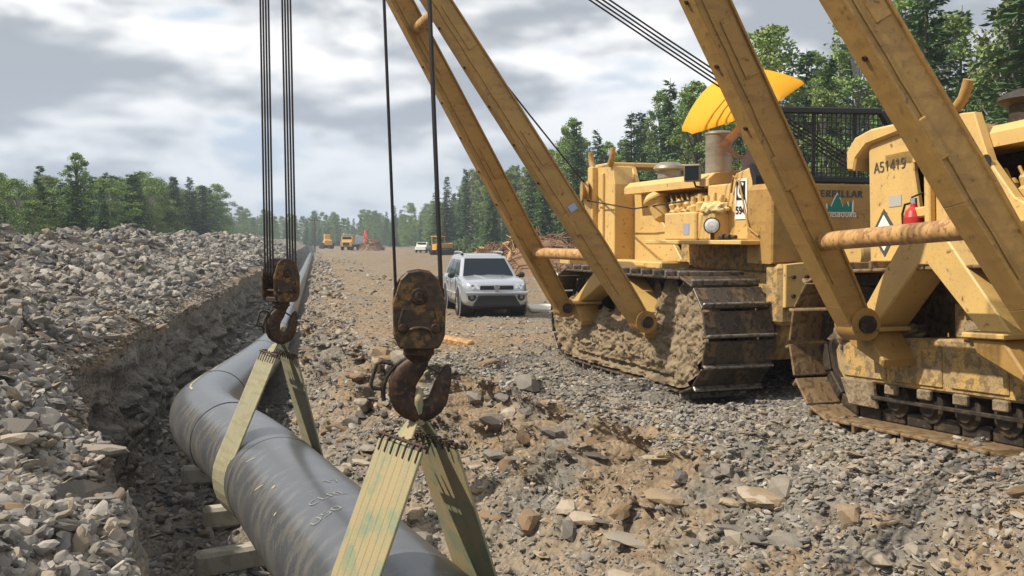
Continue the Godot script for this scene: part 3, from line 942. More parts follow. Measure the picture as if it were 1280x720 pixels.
# ---------- hook blocks and belt slings ----------
func make_hook_block(at_: Vector3, yaw: float, tip: Vector3, label: String) -> Node3D:
	var t := thing("hook_block", label, "hook block", at_, "hook blocks on the booms")
	t.rotation.y = yaw
	# origin: the saddle of the hook; local z is the sheave axle
	var top := 0.90
	var low := 0.40
	var w := 0.165
	var plate := [Vector2(-w, low + 0.09), Vector2(-w + 0.03, low + 0.02), Vector2(-w + 0.07, low), Vector2(w - 0.07, low), Vector2(w - 0.03, low + 0.02), Vector2(w, low + 0.09), Vector2(w + 0.005, top - 0.2), Vector2(w - 0.045, top - 0.05), Vector2(w - 0.09, top - 0.005), Vector2(0, top + 0.008), Vector2(-w + 0.09, top - 0.005), Vector2(-w + 0.045, top - 0.05), Vector2(-w - 0.005, top - 0.2)]
	for z in [-0.155, 0.125]:
		var pl := part("side_plate", MB.new().prism(plate, Vector3(0, 0, z), Vector3(1, 0, 0), Vector3(0, 1, 0), Vector3(0, 0, 1), 0.03, 0.008), M.block, t)
		var zf: float = z + 0.03 if z > 0 else z - 0.02
		part("axle_cap", MB.new().lathe([Vector2(0, 0.03), Vector2(0.025, 0.03), Vector2(0.028, 0.018), Vector2(0.05, 0.016), Vector2(0.055, 0)], Vector3(0, low + 0.34, zf), Vector3(0, 0, 1 if z > 0 else -1), 20), M.rust, pl)
		for sx in [-1.0, 1.0]:
			part("bolt", MB.new().lathe([Vector2(0, 0.03), Vector2(0.028, 0.028), Vector2(0.034, 0)], Vector3(sx * 0.105, low + 0.135, zf), Vector3(0, 0, 1 if z > 0 else -1), 10), M.rust, pl)
			part("guard_rib", MB.new().beam(Vector3(sx * 0.13, low + 0.15, zf), Vector3(sx * 0.10, low + 0.26, zf), 0.02, 0.02, 0.004, Vector3(0, 0, 1)), M.block, pl)
		# curved reinforcing rib over the swivel
		var arc := []
		for i in 9:
			var a := PI * i / 8
			arc.append(Vector3(cos(a) * 0.085, low + 0.09 + sin(a) * 0.05, zf + 0.004))
		part("rib", MB.new().tube(arc, 0.012, 6), M.block, pl)
	for i in 4:
		part("sheave", MB.new().lathe([Vector2(0.03, -0.025), Vector2(0.165, -0.025), Vector2(0.135, 0), Vector2(0.165, 0.025), Vector2(0.03, 0.025)], Vector3(0, low + 0.34, -0.093 + i * 0.062), Vector3(0, 0, 1), 28), M.rust, t)
	part("spacer", MB.new().box(Vector3(0, low + 0.03, 0), Vector3(0.26, 0.06, 0.25), 0.01), M.rust, t)
	for sx in [-1.0, 1.0]: part("tie_bolt", MB.new().cyl(Vector3(sx * 0.105, low + 0.135, -0.17), Vector3(sx * 0.105, low + 0.135, 0.17), 0.016, -1, 8), M.rust, t)
	# swivel and hook: the point curls up on the +x side
	part("swivel", MB.new().lathe([Vector2(0.0, 0.07), Vector2(0.10, 0.07), Vector2(0.105, 0.02), Vector2(0.085, 0.0), Vector2(0.07, -0.03)], Vector3(0, low - 0.065, 0), Vector3.UP, 18), M.rust, t)
	# thick hook: an oval section swept down the shank, round the bowl and up to the point
	var oc := Vector2(0.0, 0.10)
	var spine := [[Vector2(0.0, low - 0.05), 0.06], [Vector2(0.0, 0.31), 0.066], [Vector2(-0.03, 0.27), 0.078], [Vector2(-0.075, 0.225), 0.088], [Vector2(-0.108, 0.165), 0.092]]
	for i in range(0, 9):
		var a := deg_to_rad(175.0 + i * 20.0)
		spine.append([Vector2(0.012, 0.10) + Vector2(cos(a) * 0.122, sin(a) * 0.122), lerpf(0.09, 0.066, i / 8.0)])
	spine.append([Vector2(0.155, 0.155), 0.057])
	spine.append([Vector2(0.172, 0.21), 0.045])
	spine.append([Vector2(0.187, 0.262), 0.028])
	spine.append([Vector2(0.192, 0.285), 0.006])
	var hrows := []
	for i in spine.size():
		var tn: Vector2 = (spine[mini(i + 1, spine.size() - 1)][0] - spine[maxi(i - 1, 0)][0]).normalized()
		var sd := Vector2(-tn.y, tn.x)
		var row := []
		for k in 14:
			var a := TAU * k / 14
			var cx := signf(cos(a)) * pow(absf(cos(a)), 0.7) * float(spine[i][1])
			var pt: Vector2 = spine[i][0] + sd * cx
			row.append(Vector3(pt.x, pt.y, signf(sin(a)) * pow(absf(sin(a)), 0.7) * minf(0.055, float(spine[i][1]) * 0.8)))
		hrows.append(row)
	var hook := part("hook", MB.new().skin(hrows, true), M.rust, t)
	part("latch", MB.new().beam(Vector3(0.02, 0.295, 0), Vector3(0.145, 0.215, 0), 0.03, 0.012, 0.003), M.dark, hook)
	var bow := []
	for i in 8:
		var a := deg_to_rad(105.0 + i * 12.5)
		bow.append(Vector3(oc.x + cos(a) * 0.235, oc.y + sin(a) * 0.235, 0))
	part("hook_guard", MB.new().tube(bow, 0.016, 7), M.dark, hook)
	part("handle", MB.new().tube([Vector3(-0.17, 0.29, 0), Vector3(-0.24, 0.305, 0), Vector3(-0.275, 0.29, 0), Vector3(-0.315, 0.16, 0), Vector3(-0.30, 0.13, 0), Vector3(-0.225, 0.125, 0)], 0.013, 7), M.dark, hook)
	# falls of rope up to the boom tip
	var inv := t.transform.affine_inverse()
	var lt: Vector3 = inv * tip
	for i in 4:
		for sx in [-1.0, 1.0]:
			var z := -0.093 + i * 0.062
			part("hoist_rope", MB.new().cyl(Vector3(sx * 0.148, low + 0.34, z), Vector3(lt.x + sx * 0.14, lt.y, lt.z + z), 0.0115, -1, 6, false), M.rope, t)
	return t

# belt sling: a, b are the along-pipe and across-pipe axes, o the pipe centre under the hook, h the height of the saddle
func make_sling(o: Vector3, turn: float, lean: float, rel: float, h: float, mtl: Material, top_mtl: Material, label: String) -> void:
	var t := thing("belt_sling", label, "sling", o, "belt slings round the pipe")
	t.rotation = Vector3(0, turn, lean)
	# local x is across the pipe (to its right), z along it towards the camera
	var R := PR + 0.034
	var top := Vector2(0.125, h - 0.24)
	# tangent point on the circle
	var dist := top.length()
	var ang := top.angle() - acos(R / dist)
	var path := [top]
	var tp := Vector2(cos(ang), sin(ang)) * R
	for i in range(1, 5): path.append(top.lerp(tp, i / 4.0))
	var steps := 18
	var a1 := ang
	var a2 := PI - ang - TAU
	for i in range(1, steps + 1):
		var a := lerpf(a1, a2, float(i) / steps)
		path.append(Vector2(cos(a), sin(a)) * R)
	var lt := Vector2(-top.x, top.y)
	var tl := Vector2(-tp.x, tp.y)
	for i in range(1, 5): path.append(tl.lerp(lt, i / 4.0))
	var strands := 7
	var wid := 0.0825
	for k in strands:
		var z := (k - (strands - 1) * 0.5) * 0.0835
		var mb := MB.new()
		var th := 0.012
		for i in path.size() - 1:
			var p: Vector2 = path[i]
			var q: Vector2 = path[i + 1]
			var n0: Vector2 = (path[mini(i + 1, path.size() - 1)] - path[maxi(i - 1, 0)]).normalized().rotated(PI / 2)
			var n1: Vector2 = (path[mini(i + 2, path.size() - 1)] - path[i]).normalized().rotated(PI / 2)
			var c := func(pt: Vector2, nn: Vector2, e: float, dz: float) -> Vector3: return Vector3(pt.x + nn.x * e, pt.y + nn.y * e, z + dz)
			var prof := [[th, -wid * 0.44], [th, wid * 0.44], [th * 0.7, wid * 0.5], [-th * 0.6, wid * 0.5], [-th * 0.6, -wid * 0.5], [th * 0.7, -wid * 0.5]]
			for m in prof.size():
				var e0: Array = prof[m]
				var e1: Array = prof[(m + 1) % prof.size()]
				mb.quad(c.call(p, n0, e0[0], e0[1]), c.call(p, n0, e1[0], e1[1]), c.call(q, n1, e1[0], e1[1]), c.call(q, n1, e0[0], e0[1]))
		var st := part("belt_strand", mb, mtl, t)
	# cross pins, with a staple over the pin for every strand
	for sx in [-1.0, 1.0]:
		var pin := part("cross_pin", MB.new().cyl(Vector3(sx * (top.x - 0.01), top.y + 0.035, -0.31), Vector3(sx * (top.x - 0.01), top.y + 0.035, 0.31), 0.014, -1, 8), M.rust, t)
		var dir := Vector3(sx * (tp.x - top.x), tp.y - top.y, 0).normalized()
		for k in strands:
			var z := (k - (strands - 1) * 0.5) * 0.0835
			var b0 := Vector3(sx * top.x, top.y, z)
			part("staple", MB.new().tube([b0 + dir * 0.07 + Vector3(sx * 0.014, 0, 0.012), b0 - dir * 0.01 + Vector3(sx * 0.016, 0, 0.012), b0 - dir * 0.055 + Vector3(sx * 0.008, 0, 0.012), b0 - dir * 0.06 + Vector3(-sx * 0.05, 0, 0.012), b0 + Vector3(-sx * 0.045, 0, 0.012) + dir * 0.015], 0.0085, 6), M.rust, pin)
		part("top_sheet", MB.new().box(Vector3.ZERO, Vector3(0.013, 0.11, 0.585), 0.004, Basis(Vector3(0, 0, 1), atan2(dir.x, -dir.y) )).shift(Vector3(sx * top.x, top.y, 0) + dir * 0.075), top_mtl, t)
		# triangular flap from the hook down to the pin
		var hk := Vector3(0, h - 0.03, 0)
		var e := Vector3(sx * (top.x - 0.012), top.y + 0.03, 0)
		var nrm := (e - hk).normalized().cross(Vector3(0, 0, 1)).normalized()
		part("lifting_flap", MB.new().prism([Vector2(-0.04, 0), Vector2(0.04, 0), Vector2(0.11, 1), Vector2(0.11, 1.12), Vector2(-0.11, 1.12), Vector2(-0.11, 1)], hk - nrm * 0.008, Vector3(0, 0, 1), e - hk, nrm, 0.016, 0.004), top_mtl, t)
	# the eye of the sling: a band through the hook, down both faces of it
	var fz := Vector3(sin(rel), 0, cos(rel))
	var band := []
	for k in 13:
		var a := PI * k / 12.0
		band.append(Vector3(0, h + 0.055 + 0.05 * sin(a), 0) + fz * cos(a) * 0.075)
	var ends := [Vector3(0.02, h - 0.10, 0) + fz * 0.05, Vector3(-0.02, h - 0.10, 0) - fz * 0.05]
	part("eye_loop", MB.new().tube([ends[0]] + band + [ends[1]], 0.03, 8), mtl, t)
# ---------- pipelayers: local -z is forward, -x the boom side ----------
var shoe_mesh := {}

func track_path(d: float) -> Array:
	# point and outward direction on the chain loop, d metres along it
	var r := 0.675
	var half := 1.8
	var per := 4.0 * half + TAU * r
	d = fposmod(d, per)
	if d < 2.0 * half: return [Vector2(half - d, 0.75 + r), Vector2(0, 1)]
	d -= 2.0 * half
	if d < PI * r:
		var a := PI / 2 + d / r
		return [Vector2(-half + cos(a) * r, 0.75 + sin(a) * r), Vector2(cos(a), sin(a))]
	d -= PI * r
	if d < 2.0 * half: return [Vector2(-half + d, 0.75 - r), Vector2(0, -1)]
	d -= 2.0 * half
	var a := -PI / 2 + d / r
	return [Vector2(half + cos(a) * r, 0.75 + sin(a) * r), Vector2(cos(a), sin(a))]

func make_shoe(mtl: Material) -> ArrayMesh:
	var am := MB.new().box(Vector3(0, 0.012, 0), Vector3(0.92, 0.03, 0.318), 0.008).mesh(mtl)
	var g := MB.new().box(Vector3(0, 0.058, 0.142), Vector3(0.915, 0.075, 0.034), 0.01).mesh()
	am.add_surface_from_arrays(Mesh.PRIMITIVE_TRIANGLES, g.surface_get_arrays(0))
	am.surface_set_material(1, M.grouser if mtl == M.shoe else mtl)
	return am

func make_track(parent: Node, x: float, muddy: bool, sd: int) -> void:
	var side := signf(x)
	var fm := MB.new()
	# roller frame, a deep box with a rounded nose
	fm.prism([Vector2(-2.05, 0.52), Vector2(-1.95, 0.42), Vector2(1.7, 0.42), Vector2(1.8, 0.5), Vector2(1.8, 0.8), Vector2(1.5, 0.92), Vector2(-1.4, 0.84), Vector2(-2.0, 0.8), Vector2(-2.08, 0.7)], Vector3(x + 0.22, 0, 0), Vector3(0, 0, 1), Vector3(0, 1, 0), Vector3(-1, 0, 0), 0.44, 0.02)
	var fr := part("track_frame", fm, M.muddy, parent)
	var key := "muddy" if muddy else "plain"
	if not shoe_mesh.has(key): shoe_mesh[key] = make_shoe(M.shoe_mud if not muddy else M.shoe)
	var per := 4.0 * 1.8 + TAU * 0.675
	var cnt := 34
	for i in cnt:
		var q := track_path((i + 0.35) * per / cnt)
		var p: Vector2 = q[0]
		var o: Vector2 = q[1]
		var out := Vector3(0, o.y, o.x)
		var fw := Vector3(1, 0, 0).cross(out)
		var sh := inst("track_shoe", shoe_mesh[key], fr)
		sh.transform = Transform3D(Basis(Vector3(1, 0, 0), out, fw), Vector3(x, p.y, p.x))
		# a link of the chain under every shoe
	for sx in [-0.11, 0.11]:
		var links := MB.new()
		for i in cnt:
			var q0 := track_path((i - 0.1) * per / cnt)
			var q1 := track_path((i + 0.8) * per / cnt)
			var a := Vector3(x + sx, q0[0].y - q0[1].y * 0.06, q0[0].x - q0[1].x * 0.06)
			var b := Vector3(x + sx, q1[0].y - q1[1].y * 0.06, q1[0].x - q1[1].x * 0.06)
			links.beam(a, b, 0.05, 0.11, 0.012, Vector3(0, q0[1].y, q0[1].x))
		part("chain", links, M.dark, fr)
	# idler and sprocket
	part("idler", MB.new().lathe([Vector2(0, -0.1), Vector2(0.18, -0.1), Vector2(0.2, -0.06), Vector2(0.48, -0.06), Vector2(0.5, -0.11), Vector2(0.555, -0.11), Vector2(0.555, 0.11), Vector2(0.5, 0.11), Vector2(0.48, 0.06), Vector2(0.2, 0.06), Vector2(0.18, 0.1), Vector2(0, 0.1)], Vector3(x, 0.75, -1.8), Vector3(1, 0, 0), 28), M.dark, fr)
	var teeth := []
	for i in 48: teeth.append(Vector2.from_angle(TAU * i / 48.0) * (0.6 if i % 4 < 2 else 0.52))
	part("sprocket", MB.new().prism(teeth, Vector3(x - 0.04, 0.75, 1.8), Vector3(0, 0, 1), Vector3(0, 1, 0), Vector3(1, 0, 0), 0.08, 0.01), M.dark, fr)
	part("final_drive", MB.new().lathe([Vector2(0, -0.2), Vector2(0.2, -0.2), Vector2(0.34, -0.1), Vector2(0.36, 0.1), Vector2(0.2, 0.2), Vector2(0, 0.2)], Vector3(x, 0.75, 1.8), Vector3(1, 0, 0), 24), M.muddy, fr)
	for i in 7:
		part("bottom_roller", MB.new().lathe([Vector2(0, -0.19), Vector2(0.09, -0.19), Vector2(0.1, -0.16), Vector2(0.15, -0.155), Vector2(0.15, 0.155), Vector2(0.1, 0.16), Vector2(0.09, 0.19), Vector2(0, 0.19)], Vector3(x, 0.29, -1.25 + i * 0.43), Vector3(1, 0, 0), 16), M.dark, fr)
		part("roller_bracket", MB.new().box(Vector3(x + side * 0.215, 0.385, -1.25 + i * 0.43), Vector3(0.05, 0.09, 0.16), 0.012), M.mud, fr)
	for z in [-0.5, 0.75]:
		part("carrier_roller", MB.new().cyl(Vector3(x - 0.18, 1.25, z), Vector3(x + 0.18, 1.25, z), 0.1), M.dark, fr)
		part("carrier_post", MB.new().box(Vector3(x, 1.03, z), Vector3(0.18, 0.36, 0.24), 0.03), M.muddy, fr)
	# roller guards with bolts, nose cover
	part("roller_guard", MB.new().prism([Vector2(-1.98, 0.44), Vector2(-1.5, 0.44), Vector2(-1.45, 0.2), Vector2(-1.85, 0.2)], Vector3(x + side * 0.24, 0, 0), Vector3(0, 0, 1), Vector3(0, 1, 0), Vector3(-side, 0, 0), 0.05, 0.01), M.mud, fr)
	part("guide_rail", MB.new().beam(Vector3(x + side * 0.24, 0.3, -1.5), Vector3(x + side * 0.24, 0.3, 1.6), 0.025, 0.035, 0.006), M.dark, fr)
	var r := RandomNumberGenerator.new()
	r.seed = sd
	for i in 5:
		part("frame_plate", MB.new().box(Vector3(x + side * 0.225, 0.62, -1.62 + i * 0.72), Vector3(0.025, 0.27 + r.randf() * 0.05, 0.62), 0.01), M.muddy, fr)
	if muddy:
		part("mud_cake", mud_wall(x, side, sd), M.mud, fr, "thick dried mud packed over the side of the track")
	else:
		for d in [[-1.95, 0.86, 0.17, 0.3], [-1.6, 0.86, 0.12, 0.34], [-1.75, 1.0, 0.1, 0.2], [-1.25, 0.88, 0.09, 0.3], [0.6, 0.98, 0.14, 0.5], [-0.2, 0.92, 0.1, 0.3]]:
			part("mud_lump", mud_lump(Vector3(x + side * 0.08, d[1], d[0]), Vector3(0.2, d[2], d[3] * 0.7), int(d[0] * 100)), M.mud, fr)

func mud_lump(o: Vector3, rad: Vector3, sd: int) -> MB:
	var rows := []
	for i in 13:
		var a := PI * i / 12.0 - PI / 2
		var row := []
		for k in 20:
			var b := TAU * k / 20.0
			var d := Vector3(cos(a) * cos(b), sin(a), -cos(a) * sin(b))
			var k2 := 1.0 + 0.5 * nz.get_noise_3d(d.x * 1.6 + sd, d.y * 1.6, d.z * 1.6) + 0.3 * nz.get_noise_3d(d.x * 5.0 + sd, d.y * 5.0, d.z * 5.0)
			row.append(o + d * rad * k2)
		rows.append(row)
	return MB.new().skin(rows, true)

func mud_wall(x: float, side: float, sd: int) -> MB:
	var rows := []
	var nz_ := 170
	var ny := 60
	for i in nz_ + 1:
		var z := lerpf(-2.42, 2.42, float(i) / nz_)
		var ez := maxf(0.0, absf(z) - 1.8)
		var lim := sqrt(maxf(0.0, 0.64 * 0.64 - ez * ez))
		var lo := 0.75 - lim
		var hi := 0.75 + lim
		# filled to the brim round the rear wheel, worn away under the boom
		var fill := lerpf(0.62, 1.0, smoothstep(0.55, 1.15, z)) if z > -1.0 else lerpf(0.62, 0.8, smoothstep(-1.3, -1.9, z))
		fill += 0.09 * nz.get_noise_2d(z * 2.0, sd)
		hi = lo + (hi - lo) * clampf(fill, 0.2, 1.0)
		var row := []
		for k in ny + 1:
			var t := float(k) / ny
			var y := lerpf(lo, hi, t)
			var d := 0.33 + 0.10 * (1.0 - t)
			d -= 0.12 * smoothstep(0.7, 1.0, t)
			d += 0.075 * nz.get_noise_3d(z * 1.3, y * 1.3, sd) + 0.07 * nz.get_noise_3d(z * 4.5, y * 4.5, sd + 9.0) + 0.045 * nz.get_noise_3d(z * 12.0, y * 12.0, sd + 3.0)
			# the row of notches the roller bolts have pressed into it
			if y > 0.26 and y < 0.36 and z > -1.5 and z < 1.5:
				d -= 0.08 * smoothstep(-0.1, 0.45, sin(z * 34.0 + 2.0 * nz.get_noise_1d(z * 3.0)))
			if absf(y - 0.2) < 0.025 and z > -1.6 and z < 1.7: d -= 0.06
			row.append(Vector3(x + side * d, y, z))
		rows.append(row)
	var mb := MB.new().skin(rows)
	return mb

# one boom leg: box girder with proud flange strips, pinned at its foot
func boom_leg(f: Vector3, t: Vector3) -> Array:
	var ax := (t - f).normalized()
	var zz := Vector3(0, 0, 1)
	var side := ax.cross(zz).normalized()  # in the plane of the boom, square to the leg
	var rear := side.cross(ax).normalized()
	var body := MB.new()
	var L := f.distance_to(t)
	var st := [[0.0, 0.09], [0.3, 0.11], [1.1, 0.135], [L * 0.5, 0.138], [L, 0.11]]
	for i in st.size() - 1:
		var a: float = st[i][0]
		var b: float = st[i + 1][0]
		var wa: float = st[i][1]
		var wb: float = st[i + 1][1]
		var c := func(d: float, w: float, sx: float, sz: float) -> Vector3: return f + ax * d + side * sx * w + rear * sz * 0.085
		for m in [[-1, -1, 1, -1], [1, -1, 1, 1], [1, 1, -1, 1], [-1, 1, -1, -1]]:
			body.quad(c.call(a, wa, m[0], m[1]), c.call(a, wa, m[2], m[3]), c.call(b, wb, m[2], m[3]), c.call(b, wb, m[0], m[1]))
		if i == 0: body.quad(c.call(a, wa, -1, -1), c.call(a, wa, -1, 1), c.call(a, wa, 1, 1), c.call(a, wa, 1, -1))
	var fl := MB.new()
	for sx in [-1.0, 1.0]:
		for i in st.size() - 1:
			var a: Vector3 = f + ax * float(st[i][0]) + side * sx * (float(st[i][1]) + 0.002)
			var b: Vector3 = f + ax * float(st[i + 1][0]) + side * sx * (float(st[i + 1][1]) + 0.002)
			fl.beam(a, b, 0.215, 0.022, 0.004, side)
	return [body, fl, ax, side, rear]

func make_boom(parent: Node, feet: Array, tip: Vector3, variant: int) -> Node3D:
	var head_beam := MB.new()
	var tz := 0.26 if variant == 2 else 0.33
	head_beam.box(tip, Vector3(0.3, 0.3, tz * 2 + 0.3), 0.03)
	var boom := part("boom", head_beam, M.boom, parent)
	for i in 2:
		var f: Vector3 = feet[i]
		var t := tip + Vector3(0, 0, -tz if i == 0 else tz)
		var lg := boom_leg(f, t)
		var leg := part("boom_leg", lg[0], M.boom, boom)
		part("leg_flange", lg[1], M.boom, boom)
		part("foot_pin", MB.new().cyl(f + Vector3(0, 0.04, -0.17), f + Vector3(0, 0.04, 0.17), 0.075, -1, 16), M.dark, boom)
		part("foot_lug", MB.new().cyl(f + Vector3(0, 0.04, -0.125), f + Vector3(0, 0.04, 0.125), 0.14, -1, 20), M.boom, boom)
		# welded stop plate and bolts on the lower flange
		var ax: Vector3 = lg[2]
		var side: Vector3 = lg[3]
		var rear: Vector3 = lg[4]
		var L_ := f.distance_to(t)
		# weld bead and cover plates on the rear face
		var bead := []
		for k in 40: bead.append(f + ax * (0.5 + k * (L_ - 0.8) / 39.0) + rear * 0.086 - side * (0.075 + 0.004 * sin(k * 2.3)))
		part("weld_bead", MB.new().tube(bead, 0.011, 5), M.boom, boom)
		for k in 3:
			part("cover_plate", MB.new().box(f + ax * (2.6 + k * 1.7) + rear * 0.089 + side * 0.045, Vector3(0.13, 0.5 + 0.12 * k, 0.014), 0.004, Basis(side, ax, rear)), M.boom, boom)
		for k in 5:
			part("bolt", MB.new().cyl(f + ax * (2.0 + k * 0.55 + i * 0.2) - side * 0.15, f + ax * (2.0 + k * 0.55 + i * 0.2) - side * 0.165, 0.02, -1, 6), M.rust, boom)
		part("stop_plate", MB.new().box(f + ax * 1.55 + rear * 0.1 - side * 0.1, Vector3(0.06, 0.3, 0.03), 0.008, Basis(side, ax, rear)), M.boom, boom)
	for fr in [0.14 if variant == 2 else 0.118, 0.62]:
		var a: Vector3 = feet[0].lerp(tip + Vector3(0, 0, -tz), fr)
		var b: Vector3 = feet[1].lerp(tip + Vector3(0, 0, tz), fr)
		part("cross_tube", MB.new().cyl(a, b, 0.075, -1, 20), M.tube_wood, boom)
	for k in 4:
		part("tip_sheave", MB.new().lathe([Vector2(0.03, -0.025), Vector2(0.2, -0.025), Vector2(0.165, 0), Vector2(0.2, 0.025), Vector2(0.03, 0.025)], tip + Vector3(-0.22, -0.05, -0.12 + k * 0.08), Vector3(0, 0, 1), 20), M.rust, boom)
	if variant == 2:
		var lg2 := boom_leg(feet[1], tip + Vector3(0, 0, tz))
		var p: Vector3 = feet[1] + lg2[2] * 1.72 + lg2[4] * 0.089 + lg2[3] * 0.02
		part("sticker", MB.new().box(p, Vector3(0.1, 0.085, 0.004), 0.0, Basis(lg2[3], lg2[2], lg2[4])), mat(srgb(150, 166, 196), 0.5), boom, "small square blue and white sticker")
	return boom

# inverted V of heavy plate over the track that carries the boom feet
func make_support(parent: Node, z0: float, z1: float, ytop: float, yfoot: float) -> void:
	var zc := (z0 + z1) * 0.5
	var w := 0.3
	var poly := [Vector2(z0, yfoot), Vector2(z0 + w, yfoot), Vector2(zc - 0.06, ytop - 0.28), Vector2(zc + 0.06, ytop - 0.28), Vector2(z1 - w, yfoot), Vector2(z1, yfoot), Vector2(zc + 0.24, ytop - 0.04), Vector2(zc + 0.18, ytop), Vector2(zc - 0.18, ytop), Vector2(zc - 0.24, ytop - 0.04)]
	var s := part("boom_support", MB.new().prism(poly, Vector3(-1.76, 0, 0), Vector3(0, 0, 1), Vector3(0, 1, 0), Vector3(1, 0, 0), 0.34, 0.012), M.paint, parent)
	for z in [z0 + w * 0.5, z1 - w * 0.5]:
		part("base_plate", MB.new().box(Vector3(-1.66, yfoot - 0.02, z), Vector3(0.44, 0.04, w + 0.12), 0.008), M.paint, s)
		part("foot_bracket", MB.new().prism([Vector2(z - 0.16, yfoot - 0.045), Vector2(z + 0.16, yfoot - 0.045), Vector2(z + 0.36, yfoot - 0.27), Vector2(z + 0.34, yfoot - 0.33), Vector2(z - 0.1, yfoot - 0.16)], Vector3(-1.84, 0, 0), Vector3(0, 0, 1), Vector3(0, 1, 0), Vector3(1, 0, 0), 0.34, 0.015), M.boom, s)
	part("tie_beam", MB.new().box(Vector3(-1.0, ytop - 0.16, zc), Vector3(1.2, 0.2, 0.3), 0.02), M.boom, s)

func lettering(parent: Node, called: String, t: String, size: float, o: Vector3, ex: Vector3, ey: Vector3, mtl: Material, bold := false, stretch := 1.0) -> void:
	var m := text_mesh(t, size, 0.004, "Droid Sans", bold)
	m.surface_set_material(0, mtl)
	var p := inst(called, m, parent)
	p.transform = Transform3D(Basis(ex * stretch, ey, ex.cross(ey)), o)

func make_pipelayer(variant: int) -> Node3D:
	var two := variant == 2
	var t := thing("pipelayer", "yellow crawler pipelayer with an umbrella over its operator and mud-caked track" if two else "yellow crawler pipelayer numbered A51419 with a red fire extinguisher on its radiator guard", "pipelayer", Vector3(3.08, 0.0, -14.3) if two else Vector3(5.13, 0.265, -7.88), "pipelayers along the trench")
	t.rotation = Vector3(0, deg_to_rad(18.5), 0) if two else Vector3(deg_to_rad(-3.0), deg_to_rad(16.0), 0)
	make_track(t, -1.29, two, 5 if two else 6)
	make_track(t, 1.29, false, 7)
	part("chassis", MB.new().prism([Vector2(-2.5, 0.6), Vector2(-2.3, 0.45), Vector2(2.2, 0.45), Vector2(2.4, 0.7), Vector2(2.4, 1.5), Vector2(-2.5, 1.5)], Vector3(-0.72, 0, 0), Vector3(0, 0, 1), Vector3(0, 1, 0), Vector3(1, 0, 0), 1.44, 0.03), M.muddy, t)
	var feet := [Vector3(-1.95, 0.84, -1.4), Vector3(-1.95, 0.84, 1.28)] if two else [Vector3(-1.95, 0.94, -1.1), Vector3(-1.95, 0.94, 1.02)]
	var tip := Vector3(-5.95, 7.05, 0.3) if two else Vector3(-5.6, 7.15, -0.06)
	make_boom(t, feet, tip, variant)
	if two: make_support(t, -1.5, 0.95, 1.6, 0.98)
	else: make_support(t, -1.42, 0.42, 1.74, 0.95)
	# counterweight slabs on the far side
	for k in 4: part("counterweight", MB.new().box(Vector3(1.95 + k * 0.13, 1.35, 0.0), Vector3(0.12, 1.0, 1.6), 0.03), M.paint, t)
	part("counterweight_arm", MB.new().box(Vector3(1.3, 1.62, 0.0), Vector3(1.3, 0.18, 0.5), 0.02), M.paint, t)
	if two: upper_far(t, tip)
	else: upper_near(t, tip)
	return t

func ropes(t: Node, called: String, a: Vector3, b: Vector3, n: int, gap: float, r := 0.012) -> void:
	for i in n:
		var dz := Vector3(0, 0, (i - (n - 1) * 0.5) * gap)
		# a slight sag
		var pts := []
		for k in 9:
			var f := k / 8.0
			pts.append(a.lerp(b, f) + dz - Vector3(0, 0.10 * 4.0 * f * (1.0 - f), 0))
		part(called, MB.new().tube(pts, r, 5), M.rope, t)

func engine_bits(t: Node, x: float, z: float, y: float) -> void:
	var e := part("engine", MB.new().box(Vector3(0.05, 2.0, z + 0.1), Vector3(0.75, 1.0, 2.1), 0.05), M.dark, t)
	part("oil_filter", MB.new().lathe([Vector2(0, 0.44), Vector2(0.12, 0.43), Vector2(0.17, 0.38), Vector2(0.19, 0.36), Vector2(0.19, 0.33), Vector2(0.15, 0.3), Vector2(0.13, 0.05), Vector2(0.09, 0.0), Vector2(0, 0)], Vector3(x + 0.14, y, z), Vector3(-0.25, 0.9, -0.35), 20), M.paint, e)
	for k in 4:
		part("pump", MB.new().lathe([Vector2(0, 0.2), Vector2(0.05, 0.2), Vector2(0.075, 0.15), Vector2(0.06, 0.08), Vector2(0.09, 0.05), Vector2(0.09, -0.05), Vector2(0, -0.06)], Vector3(x + 0.16, y + 0.06 + 0.04 * (k % 2), z + 0.3 + k * 0.17), Vector3(-0.1 + 0.1 * k, 1, 0.1 * (k - 1)), 12), M.paint, e)
		part("fuel_line", MB.new().tube([Vector3(x + 0.2, y + 0.3, z + 0.2 + k * 0.16), Vector3(x + 0.1, y + 0.34, z + 0.28 + k * 0.16), Vector3(x + 0.12, y + 0.15, z + 0.36 + k * 0.16), Vector3(x + 0.2, y, z + 0.38 + k * 0.15)], 0.017, 6), M.boom, e)
	part("manifold", MB.new().cyl(Vector3(x + 0.24, y + 0.02, z - 0.2), Vector3(x + 0.24, y + 0.02, z + 1.1), 0.06, -1, 12), M.dark, e)

